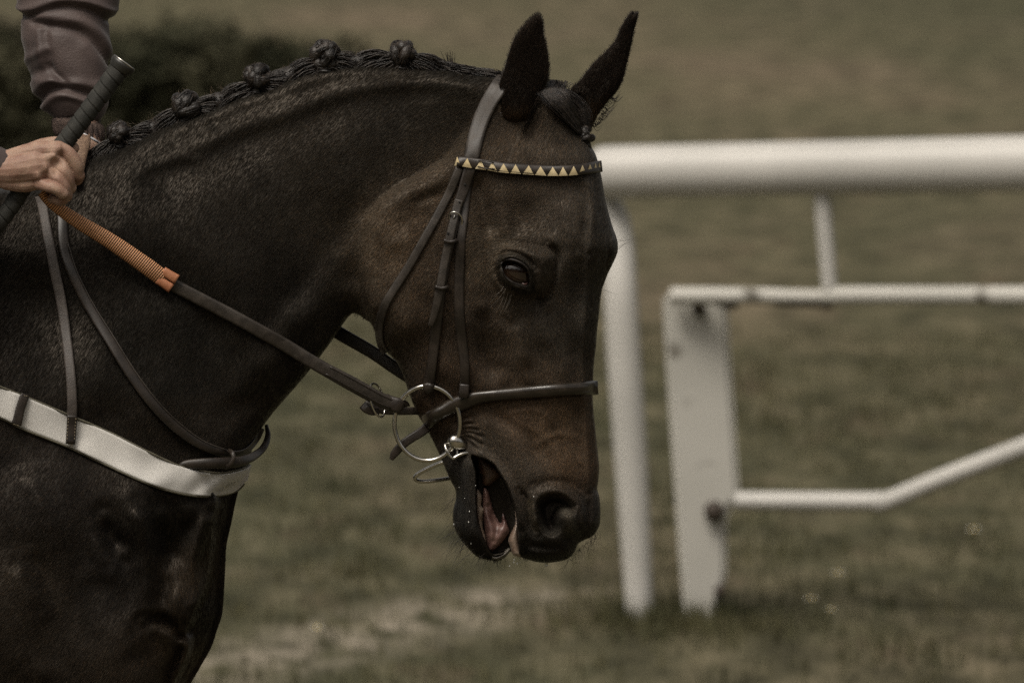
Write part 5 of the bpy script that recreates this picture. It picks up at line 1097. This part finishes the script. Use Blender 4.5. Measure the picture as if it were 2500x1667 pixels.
# far sleeve (visible): lofted, with folds
def sleeve():
    sec = [(-70, 168, 126), (0, 167, 119), (28, 165, 114), (46, 160, 108), (60, 159, 108), (100, 159, 108), (150, 166, 101), (200, 169, 93), (235, 179, 87), (262, 186, 79), (282, 192, 64), (292, 194, 52)]
    sec = np.array(sec, float); vs = np.arange(-70, 293, 3.0); cu = np.interp(vs, sec[:, 0], sec[:, 1]); ru = np.interp(vs, sec[:, 0], sec[:, 2]); ru = hsmooth(ru, 4)
    seg = 96; mb = MB(); V = []
    rr = np.random.default_rng(3)
    for i, v in enumerate(vs):
        a = np.linspace(0, 2*math.pi, seg, endpoint=False); x = np.cos(a); z = np.sin(a)      # z>0 = towards camera
        d = np.zeros(seg); U = cu[i]+ru[i]*x
        def fold(line, amp, sig):
            nonlocal d
            l = catmull(line, 8); dd = np.full(seg, 1e9)
            for q in l: dd = np.minimum(dd, np.hypot(U-q[0], v-q[1]))
            d = d+amp*np.exp(-.5*(dd/sig)**2)*(z > -.2)
        fold([(85, 50), (130, 62), (180, 76), (225, 105), (266, 155)], -12, 7); fold([(95, 30), (150, 48), (205, 62), (245, 92), (272, 135)], 11, 11)
        fold([(110, 75), (118, 130), (125, 170), (160, 200)], -10, 7); fold([(95, 70), (100, 120), (104, 165)], 9, 10); fold([(130, 90), (150, 130), (200, 180)], 6, 22)
        fold([(62, 152), (85, 140), (112, 115)], 8, 8); fold([(72, 190), (100, 175), (120, 165)], -8, 9); fold([(80, 200), (110, 205), (130, 195)], 8, 9); fold([(95, 240), (130, 222), (175, 215), (215, 222), (240, 240)], -12, 7)
        fold([(90, 222), (130, 205), (185, 200), (230, 210)], 9, 9); fold([(105, 262), (130, 245), (170, 238), (230, 250)], 10, 8); fold([(210, 120), (235, 160), (250, 210)], 7, 14)
        fold([(50, 42), (90, 28), (150, 20), (220, 27), (275, 46)], -13, 6) ; fold([(50, 26), (100, 14), (160, 8), (230, 14), (280, 34)], 9, 9)
        r = ru[i]*(1+0*a)
        if v < 30: r = r+7*sstep((30-v)/10)
        V.append(Q(cu[i]+(r+d*.8)*x, np.full(seg, v)+0*a+(6*np.sin(a*3+v*.02)), 130-v*.2-(r*.78+d)*z))
    V = np.array(V); m_ = len(vs); f = [(i*seg+k, i*seg+(k+1) % seg, (i+1)*seg+(k+1) % seg, (i+1)*seg+k) for i in range(m_-1) for k in range(seg)]
    mb.add(V.reshape(-1, 3), [q for q in f]); o = mb.build('sleeve', MAROON, rider); so = o.modifiers.new('t', 'SOLIDIFY'); so.thickness = .003; so.offset = -1
sleeve()
def cuffring(name, secs, mat, ribs=0, amp=0, yc=72, seg=120):
    c = catmull(secs, 6); V = []; a = np.linspace(0, 2*math.pi, seg, endpoint=False)
    for u, v, r in c: V.append(Q(u+(r+amp*np.sin(a*ribs))*np.cos(a), v+r*.14*np.cos(a), yc-(r*.8+amp*np.sin(a*ribs))*np.sin(a)))
    mb = MB(); m_ = len(c); V = np.array(V); mb.add(V.reshape(-1, 3), [(i*seg+k, i*seg+(k+1) % seg, (i+1)*seg+(k+1) % seg, (i+1)*seg+k) for i in range(m_-1) for k in range(seg)]); return mb.build(name, mat, rider)
cuffring('knitted_cuff', [(196, 240, 58), (195, 262, 57), (194, 282, 53), (192, 300, 50), (192, 304, 46)], GREYCUFF, 42, .9)
cuffring('fur_wristband', [(190, 292, 48), (190, 300, 60), (192, 318, 62), (194, 336, 58), (196, 342, 46)], noisy('brown_pile', (.035, .022, .018), (.11, .075, .06), 160, .8, 1, 700, bdist=.002), 26, 3.5, 66)
mb = MB(); q = catmull([(198, 322, 30), (203, 327, 8), (218, 335, 0), (232, 343, 2), (243, 351, 20)], 5); tube(mb, Q(q[:, 0], q[:, 1], q[:, 2]), 3.2*UNIT, 8); mb.build('watch_strap_edge', noisy('pale_metal', (.5, .5, .52), (.6, .6, .62), 40, .3, 0, 50), rider)
# far rein's rubber grip above the near hand
strap('rubber_grip', [(205, 328, 34, -8), (200, 350, 42, -40), (192, 375, 44, -70), (186, 405, 44, -90), (180, 440, 44, -120)], reins, noisy('worn_rubber', (.12, .075, .05), (.26, .17, .11), 200, .6, .8, 500, bdist=.001, mapscale=(1, 1, 3)), mode='free', th=8, dome=8)
# ---- whip
whip = empty('whip', 'black wrapped riding whip held in the fist with its capped end up', 'whip', tuple(Q(165., 333., HY)))
def whip_shape():
    a = np.array([297, 161, HY+34]); b = np.array([160, 345, HY+30]); c_ = np.array([70, 440, HY+34]); d = np.array([20, 515, HY+38]); e = np.array([-60, 620, HY+44.]); g_ = np.array([-700, 1400, HY+60.])
    c = catmull([a, b, c_, d, e, [-350, 960, HY+50], g_], 60); L = np.concatenate([[0], np.cumsum(np.linalg.norm(np.diff(c, axis=0), axis=1))])
    s_ = np.concatenate([np.arange(0, 560, 1.5), np.linspace(560, L[-1], 50)]); p = np.stack([np.interp(s_, L, c[:, k]) for k in range(3)], 1)
    W = np.interp(s_, [0, 30, 150, 300, 420, 560, L[-1]], [26, 24.5, 23, 22, 22, 16, 5]); seg = 40
    q = Q(p[:, 0], p[:, 1], p[:, 2]); t_, n_, b_ = frames(q); ang = np.linspace(0, 2*math.pi, seg, endpoint=False); V = []
    for i in range(len(q)):
        ph = ((s_[i]/27.0+ang/(2*math.pi)) % 1.0); step = np.where(ph < .86, 1+.045*(ph-.4), .90) if s_[i] < 520 else np.ones(seg)
        r = W[i]*step*UNIT; V.append(q[i]+r[:, None]*(np.cos(ang)[:, None]*n_[i]+np.sin(ang)[:, None]*b_[i]))
    mb = MB(); V = np.array(V); m_ = len(q); mb.add(V.reshape(-1, 3), [(i*seg+k, i*seg+(k+1) % seg, (i+1)*seg+(k+1) % seg, (i+1)*seg+k) for i in range(m_-1) for k in range(seg)]+[tuple(range(seg))[::-1]]); mb.build('handle', WRAP, whip)
    dv = (a-b).astype(float); dv /= np.linalg.norm(dv); mb = MB(); k = np.array([-14, -10, -2, 4, 9, 11.5, 12]); r = np.array([25, 27, 30, 32, 31.5, 28, 2]); pc = a+dv*k[:, None]; tube(mb, Q(pc[:, 0], pc[:, 1], pc[:, 2]), r*UNIT, 32); cp_ = mb.build('cap', noisy('cap_rubber', (.02, .02, .018), (.035, .034, .03), 40, .4, .1, 100), whip)
    t = np.linspace(0, 2*math.pi, 40, endpoint=False); n1 = np.cross(dv, [0, 0, 1.]); n1 /= np.linalg.norm(n1); n2 = np.cross(dv, n1); pc = a+dv*10+29.5*(np.cos(t)[:, None]*n1+np.sin(t)[:, None]*n2); mb = MB(); tube(mb, Q(pc[:, 0], pc[:, 1], pc[:, 2]), 2.1*UNIT, 8, closed=True); o = mb.build('cap_rim', STEEL, whip); o.parent = cp_
whip_shape()
